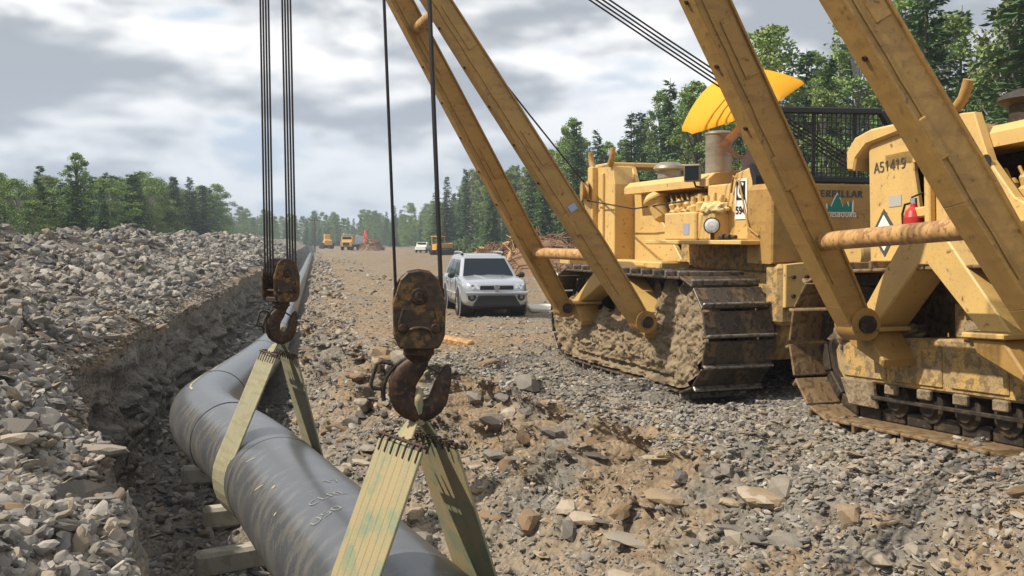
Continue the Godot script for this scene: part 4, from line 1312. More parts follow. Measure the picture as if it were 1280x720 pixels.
func upper_far(t: Node3D, tip: Vector3) -> void:
	var X := Vector3(1, 0, 0)
	var Y := Vector3(0, 1, 0)
	var Z := Vector3(0, 0, 1)
	# front tower: tall side plates sloping back into the engine bay
	var prof := [Vector2(-2.95, 0.9), Vector2(-0.55, 1.5), Vector2(-0.5, 1.62), Vector2(-1.3, 2.35), Vector2(-1.55, 2.62), Vector2(-2.0, 2.74), Vector2(-2.2, 3.08), Vector2(-2.35, 3.14), Vector2(-2.8, 3.14), Vector2(-2.95, 3.05)]
	var front := [Vector2(-2.95, 0.9), Vector2(-2.3, 0.95), Vector2(-2.12, 1.5), Vector2(-2.12, 2.8), Vector2(-2.2, 3.08), Vector2(-2.35, 3.14), Vector2(-2.8, 3.14), Vector2(-2.95, 3.05)]
	var tw := part("front_tower", MB.new().prism(front, Vector3(-0.8, 0, 0), Z, Y, X, 0.42, 0.012), M.paint, t)
	part("tower_plate", MB.new().prism(prof, Vector3(-0.46, 0, 0), Z, Y, X, 0.08, 0.012), M.paint, tw)
	part("tower_plate", MB.new().prism(prof, Vector3(0.68, 0, 0), Z, Y, X, 0.1, 0.012), M.paint, tw)
	part("radiator_core", MB.new().span(Vector3(-0.68, 1.0, -2.86), Vector3(0.68, 2.9, -2.5), 0.02), M.dark, tw)
	part("tower_cap", MB.new().span(Vector3(-0.8, 3.08, -2.92), Vector3(0.8, 3.16, -2.25), 0.015), M.paint, tw)
	part("tower_rib", MB.new().span(Vector3(-0.84, 1.5, -2.62), Vector3(-0.78, 3.0, -2.5), 0.01), M.paint, tw)
	part("tower_post", MB.new().span(Vector3(-0.9, 1.4, -3.0), Vector3(-0.77, 3.12, -2.8), 0.015), M.paint, tw)
	for z in [-2.95, -2.25]:
		var pts := []
		for k in 6: pts.append(Vector3(-0.82, 3.1 + k * 0.055, z + (0.1 if z > -2.5 else -0.1) * sin(k * 0.4)))
		part("horn", MB.new().tube(pts, 0.055, 9, 0.045), M.boom, tw)
	part("tower_sheave", MB.new().lathe([Vector2(0, -0.05), Vector2(0.17, -0.05), Vector2(0.13, 0), Vector2(0.17, 0.05), Vector2(0, 0.05)], Vector3(-0.98, 2.72, -2.95), Vector3(1, 0, 0.25), 20), M.boom, tw)
	part("sheave_arm", MB.new().beam(Vector3(-0.98, 2.72, -2.95), Vector3(-0.85, 2.2, -2.85), 0.07, 0.12, 0.01), M.paint, tw)
	part("ladder_rung", MB.new().beam(Vector3(-1.05, 2.0, -2.95), Vector3(-0.8, 2.0, -2.95), 0.04, 0.04, 0.006), M.paint, tw)
	part("access_hole", MB.new().cyl(Vector3(-0.785, 2.55, -2.3), Vector3(-0.79, 2.55, -2.3), 0.05, -1, 14), M.black, tw)
	# bonnet
	var hood := part("bonnet", MB.new().prism([Vector2(-0.76, 2.62), Vector2(0.76, 2.62), Vector2(0.76, 2.72), Vector2(0.66, 2.8), Vector2(0.3, 2.84), Vector2(-0.3, 2.84), Vector2(-0.66, 2.8), Vector2(-0.76, 2.72)], Vector3(0, 0, -1.85), X, Y, Z, 2.65, 0.01), M.paint, t)
	part("precleaner", MB.new().lathe([Vector2(0, 0.2), Vector2(0.14, 0.19), Vector2(0.23, 0.13), Vector2(0.25, 0.09), Vector2(0.22, 0.07), Vector2(0.18, 0.06), Vector2(0.18, -0.05), Vector2(0.15, -0.1)], Vector3(-0.3, 2.9, -1.2), Y, 24), M.galv, hood)
	var pc := part("precleaner_neck", MB.new().cyl(Vector3(-0.3, 2.8, -1.2), Vector3(-0.3, 2.9, -1.2), 0.17), M.black, hood)
	part("silencer", MB.new().lathe([Vector2(0, 0.66), Vector2(0.15, 0.66), Vector2(0.2, 0.64), Vector2(0.205, 0.62), Vector2(0.19, 0.6), Vector2(0.19, 0.0)], Vector3(-0.15, 2.78, 0.02), Y, 28), M.galv, hood)
	engine_bits(t, -0.75, -0.75, 2.2)
	# mirror on its stalk
	var mir := part("mirror_shell", MB.new().box(Vector3(-0.9, 2.8, 0.62), Vector3(0.05, 0.24, 0.24), 0.022, Basis(Y, 0.75)), M.galv, t)
	part("mirror_glass", MB.new().box(Vector3(-0.925, 2.8, 0.642), Vector3(0.012, 0.19, 0.19), 0.004, Basis(Y, 0.75)), M.carglass, mir)
	part("mirror_stalk", MB.new().tube([Vector3(-0.88, 2.7, 0.62), Vector3(-0.86, 2.62, 0.64), Vector3(-0.74, 2.6, 0.66)], 0.014, 6), M.dark, mir)
	# running board, battery box, console
	part("running_board", MB.new().span(Vector3(-1.15, 1.84, -0.28), Vector3(-0.5, 1.9, 2.25), 0.012), M.paint, t)
	part("side_panel", MB.new().span(Vector3(-0.46, 1.5, -0.5), Vector3(-0.38, 1.84, 2.3), 0.01), M.muddy, t)
	var bx := part("battery_box", MB.new().span(Vector3(-1.05, 1.9, 0.1), Vector3(-0.62, 2.27, 0.98), 0.02), M.paint, t)
	part("battery_box_end", MB.new().span(Vector3(-1.02, 1.9, 0.99), Vector3(-0.62, 2.25, 1.4), 0.02), M.paint, t)
	part("box_notice", MB.new().span(Vector3(-1.056, 1.97, 0.66), Vector3(-1.05, 2.12, 0.82)), mat(srgb(150, 152, 168), 0.6), bx, "small grey and white notice")
	part("fender", MB.new().span(Vector3(-1.2, 1.46, -1.8), Vector3(-0.75, 1.6, 0.3), 0.02), M.paint, t)
	part("fender_step", MB.new().span(Vector3(-1.5, 1.5, -2.75), Vector3(-0.75, 1.64, -2.35), 0.02), M.paint, t)
	var cons := part("console", MB.new().prism([Vector2(0.85, 1.9), Vector2(1.95, 1.9), Vector2(2.05, 2.1), Vector2(2.0, 2.66), Vector2(1.9, 2.8), Vector2(1.55, 2.74), Vector2(1.4, 2.62), Vector2(0.85, 2.62)], Vector3(-0.8, 0, 0), Z, Y, X, 0.26, 0.02), M.paint, t)
	part("console_dark_edge", MB.new().prism([Vector2(1.95, 1.92), Vector2(2.09, 2.1), Vector2(2.04, 2.68), Vector2(1.93, 2.83), Vector2(1.88, 2.8), Vector2(1.96, 2.62), Vector2(1.98, 2.1)], Vector3(-0.815, 0, 0), Z, Y, X, 0.3, 0.0), M.black, cons)  # black strip wrapped round the rear edge of the console
	for k in 5: part("control_valve", MB.new().lathe([Vector2(0, 0.22), Vector2(0.03, 0.22), Vector2(0.04, 0.12), Vector2(0.07, 0.1), Vector2(0.07, 0)], Vector3(-0.9, 2.26 + 0.03 * (k % 2), 0.72 + k * 0.15), Vector3(0.1 * (k - 2), 1, 0), 10), M.paint, cons)
	part("folded_tarp", mud_lump(Vector3(-0.92, 2.3, 1.25), Vector3(0.14, 0.09, 0.24), 3), mat(srgb(222, 196, 140), 0.9), cons)
	part("hydraulic_hose", MB.new().tube([Vector3(-0.83, 2.5, 1.5), Vector3(-0.86, 2.7, 1.6), Vector3(-0.85, 2.62, 1.72), Vector3(-0.86, 2.3, 1.86), Vector3(-0.92, 2.05, 2.05), Vector3(-0.9, 1.95, 2.25)], 0.014, 6), M.boom, cons)
	# maker's panel: white plate, black square with a pale C, and the model number
	var sg := part("name_plate", MB.new().span(Vector3(-0.812, 2.16, 1.56), Vector3(-0.803, 2.66, 1.84)), M.white, cons)
	part("plate_square", MB.new().span(Vector3(-0.818, 2.4, 1.6), Vector3(-0.8125, 2.63, 1.8)), M.blackprint, sg)
	lettering(sg, "plate_letter", "C", 0.2, Vector3(-0.822, 2.515, 1.7), Z, Y, M.white, true)
	lettering(sg, "plate_number", "594", 0.1, Vector3(-0.818, 2.27, 1.7), Z, Y, M.blackprint, true)
	# work lamp aimed back along the trench
	var ld := Vector3(-0.55, 0.0, 0.83).normalized()
	var lamp := part("work_lamp", MB.new().lathe([Vector2(0.02, -0.12), Vector2(0.07, -0.09), Vector2(0.1, 0.0), Vector2(0.105, 0.03), Vector2(0.092, 0.035)], Vector3(-1.1, 2.08, 1.5), ld, 22), M.dark, t)
	part("lamp_lens", MB.new().lathe([Vector2(0.093, 0.03), Vector2(0.06, 0.045), Vector2(0.0, 0.05)], Vector3(-1.1, 2.08, 1.5), ld, 22), M.lens, lamp)
	part("lamp_bracket", MB.new().beam(Vector3(-1.08, 1.9, 1.48), Vector3(-1.08, 2.0, 1.48), 0.04, 0.05, 0.005), M.dark, lamp)
	for k in 3: part("tow_shackle", MB.new().cyl(Vector3(-1.1, 1.935, 1.72 + k * 0.13), Vector3(-1.1, 1.935, 1.81 + k * 0.13), 0.04 - 0.008 * k, -1, 10), M.dark, t)
	# rear tank with lettering, mesh guard above
	var tank := part("fuel_tank", MB.new().prism([Vector2(-0.88, 1.62), Vector2(0.9, 1.62), Vector2(0.9, 2.5), Vector2(0.84, 2.57), Vector2(-0.82, 2.57), Vector2(-0.88, 2.5)], Vector3(0, 0, 1.95), X, Y, Z, 0.55, 0.02), M.boom, t)
	lettering(tank, "tank_lettering", "CATERPILLAR", 0.085, Vector3(-0.05, 2.45, 2.503), X, Y, M.greyprint, true, 1.2)
	part("tank_cap", MB.new().cyl(Vector3(-0.3, 2.57, 2.2), Vector3(-0.3, 2.66, 2.2), 0.07), M.paint, tank)
	# company emblem: teal peaks edged in white over a white name
	var peaks := [Vector2(-0.2, 0.0), Vector2(-0.19, 0.05), Vector2(-0.15, 0.03), Vector2(-0.15, 0.1), Vector2(-0.1, 0.06), Vector2(-0.06, 0.14), Vector2(-0.02, 0.21), Vector2(0.03, 0.14), Vector2(0.06, 0.06), Vector2(0.12, 0.12), Vector2(0.14, 0.06), Vector2(0.19, 0.14), Vector2(0.19, 0.0)]
	var big := []
	for p in peaks: big.append(Vector2(p.x * 1.14, (p.y - 0.03) * 1.17 + 0.024))
	var em := part("emblem_edge", MB.new().prism(big, Vector3(0.03, 2.235, 2.502), X, Y, Z, 0.003), M.white, tank)
	part("emblem_peaks", MB.new().prism(peaks, Vector3(0.03, 2.235, 2.506), X, Y, Z, 0.003), M.teal, em)
	lettering(em, "emblem_name", "LOUISBOURG", 0.06, Vector3(0.03, 2.2, 2.51), X, Y, M.white, true, 1.0)
	var gf := [Vector3(-0.82, 2.62, 2.44), Vector3(-0.82, 3.42, 2.44), Vector3(0.66, 3.46, 2.44), Vector3(0.86, 3.2, 2.44), Vector3(0.86, 2.62, 2.44)]
	var gm := MB.new()
	for i in 5: gm.beam(gf[i], gf[(i + 1) % 5], 0.08, 0.08, 0.015)
	for x in [-0.28, 0.3]: gm.beam(Vector3(x, 2.62, 2.43), Vector3(x, 3.44, 2.43), 0.05, 0.03, 0.005)
	var guard := part("mesh_guard", gm, M.black, t)
	var wires := MB.new()
	var x0 := -0.76
	while x0 < 0.84:
		var top := 3.42 if x0 < 0.66 else 3.44 - (x0 - 0.66) * 1.2
		wires.beam(Vector3(x0, 2.62, 2.44), Vector3(x0, top, 2.44), 0.010, 0.010)
		x0 += 0.066
	var y0 := 2.7
	while y0 < 3.42:
		wires.beam(Vector3(-0.82, y0, 2.452), Vector3(0.85 if y0 < 3.2 else 0.85 - (y0 - 3.2) * 0.8, y0, 2.452), 0.010, 0.010)
		y0 += 0.066
	part("guard_wires", wires, M.black, guard)
	part("winch_drum", MB.new().lathe([Vector2(0, -0.3), Vector2(0.18, -0.3), Vector2(0.19, -0.27), Vector2(0.19, -0.1), Vector2(0.195, -0.09), Vector2(0.19, -0.08), Vector2(0.19, 0.12), Vector2(0.17, 0.2), Vector2(0.1, 0.24), Vector2(0, 0.25)], Vector3(0.3, 1.72, 2.8), X, 26), M.paint, t)
	part("winch_housing", MB.new().span(Vector3(-0.85, 0.9, 2.3), Vector3(0.8, 1.62, 2.62), 0.05), M.muddy, t)
	part("hitch_plate", MB.new().prism([Vector2(-0.2, 0), Vector2(0.2, 0), Vector2(0.22, 0.3), Vector2(0.05, 0.52), Vector2(-0.2, 0.5)], Vector3(-0.62, 1.12, 2.64), X, Y, Z, 0.06, 0.01), M.paint, t)
	for k in 4: part("hitch_bolt", MB.new().cyl(Vector3(-0.72 + 0.18 * (k % 2), 1.25 + 0.22 * int(k / 2), 2.7), Vector3(-0.72 + 0.18 * (k % 2), 1.25 + 0.22 * int(k / 2), 2.73), 0.025, -1, 6), M.rust, t)
	part("seat", MB.new().span(Vector3(-0.3, 1.9, 1.2), Vector3(0.35, 2.15, 1.75), 0.06), M.black, t)
	part("seat_back", MB.new().span(Vector3(-0.3, 2.15, 1.75), Vector3(0.35, 2.75, 1.9), 0.05), M.black, t)
	part("deck", MB.new().span(Vector3(-0.6, 1.84, 0.4), Vector3(0.8, 1.9, 1.95), 0.01), M.muddy, t)
	part("winch_tower", MB.new().span(Vector3(0.45, 1.9, 0.6), Vector3(1.0, 2.6, 1.9), 0.05), M.paint, t)
	ropes(t, "boom_hoist_rope", tip + Vector3(0.1, 0.15, 0), Vector3(0.6, 2.75, 2.2), 4, 0.11)
	ropes(t, "load_rope", tip + Vector3(0, 0, -0.1), Vector3(-0.98, 2.88, -2.98), 1, 0.0, 0.014)
	part("load_rope", MB.new().tube([Vector3(-0.95, 2.56, -2.9), Vector3(-0.8, 2.38, -1.4), Vector3(-0.78, 2.45, 0.4)], 0.012, 5), M.rope, t)

func upper_near(t: Node3D, tip: Vector3) -> void:
	var X := Vector3(1, 0, 0)
	var Y := Vector3(0, 1, 0)
	var Z := Vector3(0, 0, 1)
	# radiator guard: flat panel with a concave rear edge and a rounded cowl lip in front
	var pr := [Vector2(-2.56, 1.45), Vector2(-1.78, 1.45), Vector2(-1.72, 1.7), Vector2(-1.8, 2.05), Vector2(-1.87, 2.4), Vector2(-1.86, 2.78), Vector2(-1.92, 2.84), Vector2(-2.5, 2.84), Vector2(-2.56, 2.78)]
	var rg := part("radiator_guard", MB.new().prism(pr, Vector3(-0.76, 0, 0), Z, Y, X, 0.06, 0.012), M.paint, t)
	part("guard_plate", MB.new().prism(pr, Vector3(0.7, 0, 0), Z, Y, X, 0.06, 0.012), M.paint, rg)
	part("radiator_core", MB.new().span(Vector3(-0.69, 1.4, -2.5), Vector3(0.69, 2.7, -2.2), 0.02), M.dark, rg)
	part("cowl", MB.new().prism([Vector2(-2.86, 2.52), Vector2(-2.74, 2.5), Vector2(-2.7, 2.62), Vector2(-2.52, 2.74), Vector2(-1.9, 2.8), Vector2(-1.9, 2.88), Vector2(-2.45, 2.89), Vector2(-2.72, 2.84), Vector2(-2.86, 2.72)], Vector3(-0.82, 0, 0), Z, Y, X, 1.64, 0.02), M.paint, rg)
	lettering(rg, "unit_number", "A51419", 0.105, Vector3(-0.766, 2.49, -2.22), Z, Y, M.greyprint, false, 1.05)
	part("maker_tag", MB.new().span(Vector3(-0.766, 2.08, -2.24), Vector3(-0.7605, 2.19, -2.05)), mat(srgb(170, 168, 158), 0.5), rg)
	part("hazard_diamond", MB.new().prism([Vector2(-0.2, 0), Vector2(0, -0.24), Vector2(0.2, 0), Vector2(0, 0.24)], Vector3(-0.767, 1.83, -2.32), Z, Y, X, 0.006), M.greyprint, rg, "dark grey edged white diamond placard")
	part("diamond_face", MB.new().prism([Vector2(-0.15, 0), Vector2(0, -0.18), Vector2(0.15, 0), Vector2(0, 0.18)], Vector3(-0.771, 1.83, -2.32), Z, Y, X, 0.004), M.white, rg)
	engine_bits(t, -0.75, -1.1, 1.95)
	# tower with a curved horn
	var prof := [Vector2(-1.55, 1.4), Vector2(0.55, 1.4), Vector2(0.4, 1.55), Vector2(-0.5, 2.02), Vector2(-0.78, 2.36), Vector2(-0.95, 2.8), Vector2(-1.35, 2.84), Vector2(-1.5, 2.7)]
	var tw := part("front_tower", MB.new().prism(prof, Vector3(-0.86, 0, 0), Z, Y, X, 0.1, 0.012), M.paint, t)
	part("tower_rib", MB.new().span(Vector3(-0.95, 1.5, -1.3), Vector3(-0.86, 2.7, -1.18), 0.012), M.paint, tw)
	part("tower_rib", MB.new().span(Vector3(-0.93, 1.5, -1.52), Vector3(-0.86, 2.66, -1.44), 0.012), M.paint, tw)
	part("access_hole", MB.new().cyl(Vector3(-0.865, 2.3, -1.02), Vector3(-0.872, 2.3, -1.02), 0.045, -1, 14), M.black, tw)
	part("access_hole", MB.new().cyl(Vector3(-0.865, 2.35, -0.8), Vector3(-0.872, 2.35, -0.8), 0.06, -1, 14), M.black, tw)
	part("horn", MB.new().tube([Vector3(-0.86, 2.83, -1.5), Vector3(-0.86, 2.84, -1.3), Vector3(-0.86, 2.87, -1.16), Vector3(-0.86, 2.94, -1.07), Vector3(-0.86, 3.02, -1.03), Vector3(-0.86, 3.09, -1.0)], 0.05, 10, 0.045), M.boom, tw)
	part("fuel_rail", MB.new().beam(Vector3(-0.88, 1.98, -1.8), Vector3(-0.88, 1.98, -1.45), 0.06, 0.1, 0.015), M.paint, tw)
	var hood := part("bonnet", MB.new().prism([Vector2(-0.76, 2.48), Vector2(0.76, 2.48), Vector2(0.76, 2.6), Vector2(0.66, 2.68), Vector2(0.3, 2.72), Vector2(-0.3, 2.72), Vector2(-0.66, 2.68), Vector2(-0.76, 2.6)], Vector3(0, 0, -2.3), X, Y, Z, 3.6, 0.01), M.paint, t)
	part("precleaner", MB.new().lathe([Vector2(0, 0.14), Vector2(0.14, 0.13), Vector2(0.25, 0.08), Vector2(0.27, 0.04), Vector2(0.24, 0.02), Vector2(0.17, 0.0), Vector2(0.17, -0.16)], Vector3(-0.35, 2.86, -0.85), Y, 24), M.dark, hood)
	part("exhaust_stack", MB.new().cyl(Vector3(-0.1, 2.7, -0.12), Vector3(-0.1, 3.75, -0.12), 0.1, -1, 18), mat(srgb(98, 54, 42), 0.7, 0.3), hood, "dark rust-red exhaust stack")
	part("fender", MB.new().span(Vector3(-1.25, 1.44, -2.55), Vector3(-0.7, 1.5, -1.0), 0.015), M.tube_wood, t)
	part("running_board", MB.new().span(Vector3(-1.1, 1.74, -0.6), Vector3(-0.5, 1.8, 2.3), 0.012), M.paint, t)
	part("battery_box", MB.new().span(Vector3(-1.05, 1.8, -0.1), Vector3(-0.55, 2.2, 1.2), 0.02), M.paint, t)
	part("console", MB.new().span(Vector3(-0.8, 1.8, 1.25), Vector3(-0.5, 2.65, 2.0), 0.04), M.paint, t)
	part("fuel_tank", MB.new().span(Vector3(-0.88, 1.6, 1.95), Vector3(0.9, 2.5, 2.5), 0.04), M.muddy, t)
	part("seat", MB.new().span(Vector3(-0.3, 1.8, 1.2), Vector3(0.35, 2.6, 1.8), 0.06), M.black, t)
	part("winch_housing", MB.new().span(Vector3(-0.85, 0.9, 2.3), Vector3(0.8, 1.6, 2.62), 0.05), M.muddy, t)
	ropes(t, "boom_hoist_rope", tip + Vector3(0.1, 0.15, 0), Vector3(0.6, 2.75, 2.2), 4, 0.11)

func make_extinguisher(m1: Node3D) -> void:
	var t := thing("fire_extinguisher", "red fire extinguisher with a white label strapped to the yellow radiator guard", "extinguisher")
	t.transform = m1.transform * Transform3D(Basis.IDENTITY, Vector3(-0.88, 1.52, -1.72))
	part("cylinder", MB.new().lathe([Vector2(0, 0), Vector2(0.085, 0.0), Vector2(0.095, 0.02), Vector2(0.095, 0.42), Vector2(0.075, 0.48), Vector2(0.035, 0.52), Vector2(0.03, 0.55)], Vector3.ZERO, Vector3.UP, 24), M.red, t)
	part("label", MB.new().lathe([Vector2(0.0965, 0.09), Vector2(0.0965, 0.2)], Vector3.ZERO, Vector3.UP, 24), M.white, t)
	part("valve", MB.new().cyl(Vector3(0, 0.54, 0), Vector3(0, 0.6, 0), 0.03), M.chrome, t)
	part("handle", MB.new().beam(Vector3(0, 0.61, -0.03), Vector3(0, 0.64, 0.13), 0.02, 0.015, 0.004), M.black, t)
	part("hose", MB.new().tube([Vector3(0, 0.56, -0.02), Vector3(-0.02, 0.55, -0.1), Vector3(-0.02, 0.46, -0.14), Vector3(-0.02, 0.3, -0.13), Vector3(-0.02, 0.16, -0.115)], 0.012, 7), M.black, t)
	part("strap", MB.new().lathe([Vector2(0.1, 0.28), Vector2(0.1, 0.31)], Vector3.ZERO, Vector3.UP, 24), M.black, t)
# ---------- parked car, umbrella, operator, distant plant ----------
func make_car() -> void:
	var t := thing("parked_car", "silver sport utility car with roof rails parked facing the trench end", "car", Vector3(-0.86, -0.235, -29.25))
	t.rotation.y = PI + deg_to_rad(11.0)
	# local -z is the nose; rows of closed sections, half-section mirrored
	var rows := []
	var st := [
		[-2.36, 0.62, 0.46, 0.70, 0.74], [-2.33, 0.76, 0.36, 0.86, 0.92], [-2.22, 0.86, 0.33, 0.95, 1.0], [-1.9, 0.915, 0.32, 1.0, 1.055],
		[-1.4, 0.93, 0.32, 1.02, 1.10], [-0.95, 0.93, 0.32, 1.04, 1.14], [0.0, 0.93, 0.32, 1.06, 1.12], [1.2, 0.93, 0.32, 1.08, 1.12],
		[2.0, 0.92, 0.34, 1.09, 1.12], [2.34, 0.87, 0.40, 1.08, 1.11], [2.42, 0.78, 0.48, 1.02, 1.05]]
	for a in st:
		var w: float = a[1]
		var lo: float = a[2]
		var sh: float = a[3]
		var top: float = a[4]
		var half := [Vector2(0.0, lo), Vector2(w * 0.78, lo), Vector2(w * 0.95, lo + 0.05), Vector2(w * 0.985, lo + 0.16), Vector2(w, lerpf(lo, sh, 0.5)), Vector2(w * 0.985, lerpf(lo, sh, 0.78)), Vector2(w * 0.955, sh), Vector2(w * 0.86, lerpf(sh, top, 0.65)), Vector2(w * 0.5, top), Vector2(0.0, top + 0.012)]
		var row := []
		for p in half: row.append(Vector3(-p.x, p.y, a[0]))
		for i in range(half.size() - 2, 0, -1): row.append(Vector3(half[i].x, half[i].y, a[0]))
		rows.append(row)
	var bm := MB.new().skin(rows, true)
	for e in [0, rows.size() - 1]:
		var r: Array = rows[e]
		for i in range(1, r.size() - 1): bm.tri(r[0], r[i], r[i + 1]) if e > 0 else bm.tri(r[0], r[i + 1], r[i])
	var body := part("body", bm, M.silver, t)
	# cabin
	var A := Vector3(0.82, 1.10, -1.02)
	var Bf := Vector3(0.635, 1.685, -0.22)
	var Br := Vector3(0.635, 1.70, 1.85)
	var Cr := Vector3(0.82, 1.10, 2.36)
	var m := func(p: Vector3) -> Vector3: return Vector3(-p.x, p.y, p.z)
	var cab := MB.new()
	var ring := func(y: float, zf: float, zr: float, w: float, e: float) -> Array:
		return [Vector3(-w + e, y, zf), Vector3(w - e, y, zf), Vector3(w, y, zf + e * 1.4), Vector3(w, y, zr - e), Vector3(w - e, y, zr), Vector3(-w + e, y, zr), Vector3(-w, y, zr - e), Vector3(-w, y, zf + e * 1.4)]
	var lv := [ring.call(1.06, -1.06, 2.38, 0.835, 0.07), ring.call(1.62, -0.26, 1.93, 0.665, 0.09), ring.call(1.70, -0.08, 1.84, 0.60, 0.1), ring.call(1.735, 0.25, 1.6, 0.42, 0.1)]
	for k in 3:
		for i in 8:
			var j := (i + 1) % 8
			cab.quad(lv[k][i], lv[k + 1][i], lv[k + 1][j], lv[k][j])
	cab.quad(lv[3][0], lv[3][5], lv[3][4], lv[3][1]); cab.tri(lv[3][1], lv[3][4], lv[3][3]); cab.tri(lv[3][1], lv[3][3], lv[3][2]); cab.tri(lv[3][0], lv[3][7], lv[3][6]); cab.tri(lv[3][0], lv[3][6], lv[3][5])
	part("cabin", cab, M.silver, t)
	# glass, a few millimetres proud of the pillars
	var lay := func(a: Vector3, b: Vector3, c: Vector3, d: Vector3, off: Vector3, th := 0.01) -> MB:
		var q := MB.new()
		q.quad(a + off * th, b + off * th, c + off * th, d + off * th)
		q.quad(a, a + off * th, d + off * th, d); q.quad(b, c, c + off * th, b + off * th); q.quad(a, b, b + off * th, a + off * th); q.quad(d, d + off * th, c + off * th, c)
		return q
	var F := func(y: float, e: float) -> Vector3:
		var k := (y - 1.06) / 0.56
		return Vector3(lerpf(0.765, 0.575, k) - e, y, lerpf(-1.06, -0.26, k))
	var nf := Vector3(0, 0.8, -0.56).normalized()
	part("windscreen", lay.call(F.call(1.12, 0.02), m.call(F.call(1.12, 0.02)), m.call(F.call(1.595, 0.0)), F.call(1.595, 0.0), nf), M.carglass, t)
	for sx in [-1.0, 1.0]:
		var Sd := func(y: float, z: float) -> Vector3: return Vector3(sx * (lerpf(0.835, 0.665, (y - 1.06) / 0.56) + 0.001), y, z)
		var ns := Vector3(sx, 0.3, 0).normalized()
		for w in [[-0.78, -0.22, 0.12, 0.12], [0.2, 0.2, 1.02, 1.0], [1.1, 1.08, 2.02, 1.68]]:
			var q := [Sd.call(1.13, w[0]), Sd.call(1.56, w[1]), Sd.call(1.56, w[3]), Sd.call(1.13, w[2])]
			if sx < 0: q.reverse()
			part("side_window", lay.call(q[0], q[1], q[2], q[3], ns), M.carglass, t)
		# door gaps, sill moulding, handle
		for z in [-0.86, 0.15, 1.08]:
			part("door_gap", MB.new().box(Vector3(sx * 0.926, 0.78, z), Vector3(0.012, 0.6, 0.014)), M.black, t)
		part("side_moulding", MB.new().box(Vector3(sx * 0.932, 0.62, 0.1), Vector3(0.03, 0.07, 1.9), 0.012), M.silver, t)
		for z in [-0.02, 0.95]: part("door_handle", MB.new().box(Vector3(sx * 0.925, 0.93, z), Vector3(0.035, 0.03, 0.16), 0.01), M.silver, t)
		part("sill", MB.new().box(Vector3(sx * 0.86, 0.36, 0.05), Vector3(0.12, 0.12, 1.9), 0.02), M.plastic, t)
		var mir := part("door_mirror", MB.new().box(Vector3(sx * 1.02, 1.13, -0.66), Vector3(0.2, 0.16, 0.12), 0.045), M.plastic, t)
		part("mirror_arm", MB.new().beam(Vector3(sx * 0.84, 1.1, -0.66), Vector3(sx * 0.95, 1.11, -0.66), 0.06, 0.04, 0.01), M.plastic, mir)
		var rail := part("roof_rail", MB.new().tube([Vector3(sx * 0.6, 1.69, 0.02), Vector3(sx * 0.6, 1.775, 0.12), Vector3(sx * 0.6, 1.785, 0.9), Vector3(sx * 0.6, 1.775, 1.6), Vector3(sx * 0.6, 1.7, 1.72)], 0.024, 8), M.silver, t)
		part("rail_foot", MB.new().box(Vector3(sx * 0.6, 1.72, 0.1), Vector3(0.06, 0.07, 0.22), 0.015), M.plastic, rail)
		# headlamp wrapping the corner
		var hp := [Vector3(sx * 0.46, 0.80, -2.36), Vector3(sx * 0.76, 0.76, -2.30), Vector3(sx * 0.885, 0.80, -2.0), Vector3(sx * 0.885, 0.955, -1.96), Vector3(sx * 0.78, 0.965, -2.22), Vector3(sx * 0.52, 0.92, -2.325)]
		var hl := MB.new()
		var c0 := Vector3(sx * 0.72, 0.87, -2.335)
		for i in 6:
			var a: Vector3 = hp[i]
			var b: Vector3 = hp[(i + 1) % 6]
			if sx > 0: hl.tri(c0, a, b)
			else: hl.tri(c0, b, a)
		var lamp := part("headlight", hl, M.lens, t)
		part("lamp_bowl", MB.new().lathe([Vector2(0, 0.005), Vector2(0.06, 0.01), Vector2(0.07, 0.0)], Vector3(sx * 0.66, 0.865, -2.345), Vector3(sx * 0.3, 0.1, -1), 16), M.chrome, lamp)
		var fg := part("fog_lamp", MB.new().lathe([Vector2(0, 0.02), Vector2(0.06, 0.02), Vector2(0.09, 0.03), Vector2(0.115, 0.0)], Vector3(sx * 0.68, 0.59, -2.335), Vector3(sx * 0.25, 0, -1), 18), M.black, t)
		part("fog_lens", MB.new().lathe([Vector2(0, 0.03), Vector2(0.05, 0.022)], Vector3(sx * 0.68, 0.585, -2.335), Vector3(sx * 0.25, 0, -1), 14), M.galv, fg)
		for z in [-1.42, 1.36]:
			part("wheel_arch", MB.new().cyl(Vector3(sx * 0.5, 0.42, z), Vector3(sx * 0.936, 0.42, z), 0.42, -1, 28), M.black, t)
			part("arch_lip", MB.new().lathe([Vector2(0.42, -0.03), Vector2(0.45, 0.0), Vector2(0.42, 0.012)], Vector3(sx * 0.928, 0.42, z), Vector3(sx, 0, 0), 28), M.silver, t)
			var wh := part("wheel", MB.new().lathe([Vector2(0.22, 0.115), Vector2(0.3, 0.12), Vector2(0.352, 0.09), Vector2(0.362, 0.0), Vector2(0.352, -0.09), Vector2(0.3, -0.12), Vector2(0.2, -0.12)], Vector3(sx * 0.86, 0.362, z), Vector3(sx, 0, 0), 28), M.rubber, t)
			var rim := MB.new().lathe([Vector2(0.225, 0.10), Vector2(0.2, 0.07), Vector2(0.19, 0.03), Vector2(0.0, 0.02)], Vector3(sx * 0.86, 0.362, z), Vector3(sx, 0, 0), 24)
			for k in 6:
				var a := TAU * k / 6.0
				rim.beam(Vector3(sx * 0.95, 0.362, z), Vector3(sx * 0.955, 0.362 + sin(a) * 0.21, z + cos(a) * 0.21), 0.05, 0.03, 0.006, Vector3(1, 0, 0))
			part("rim", rim, M.galv, wh)
	# grille halves with a silver divider and a three-lozenge badge, bumper intake
	for sx in [-1.0, 1.0]:
		part("grille", MB.new().box(Vector3(sx * 0.26, 0.845, -2.352), Vector3(0.40, 0.115, 0.05), 0.015), M.black, t)
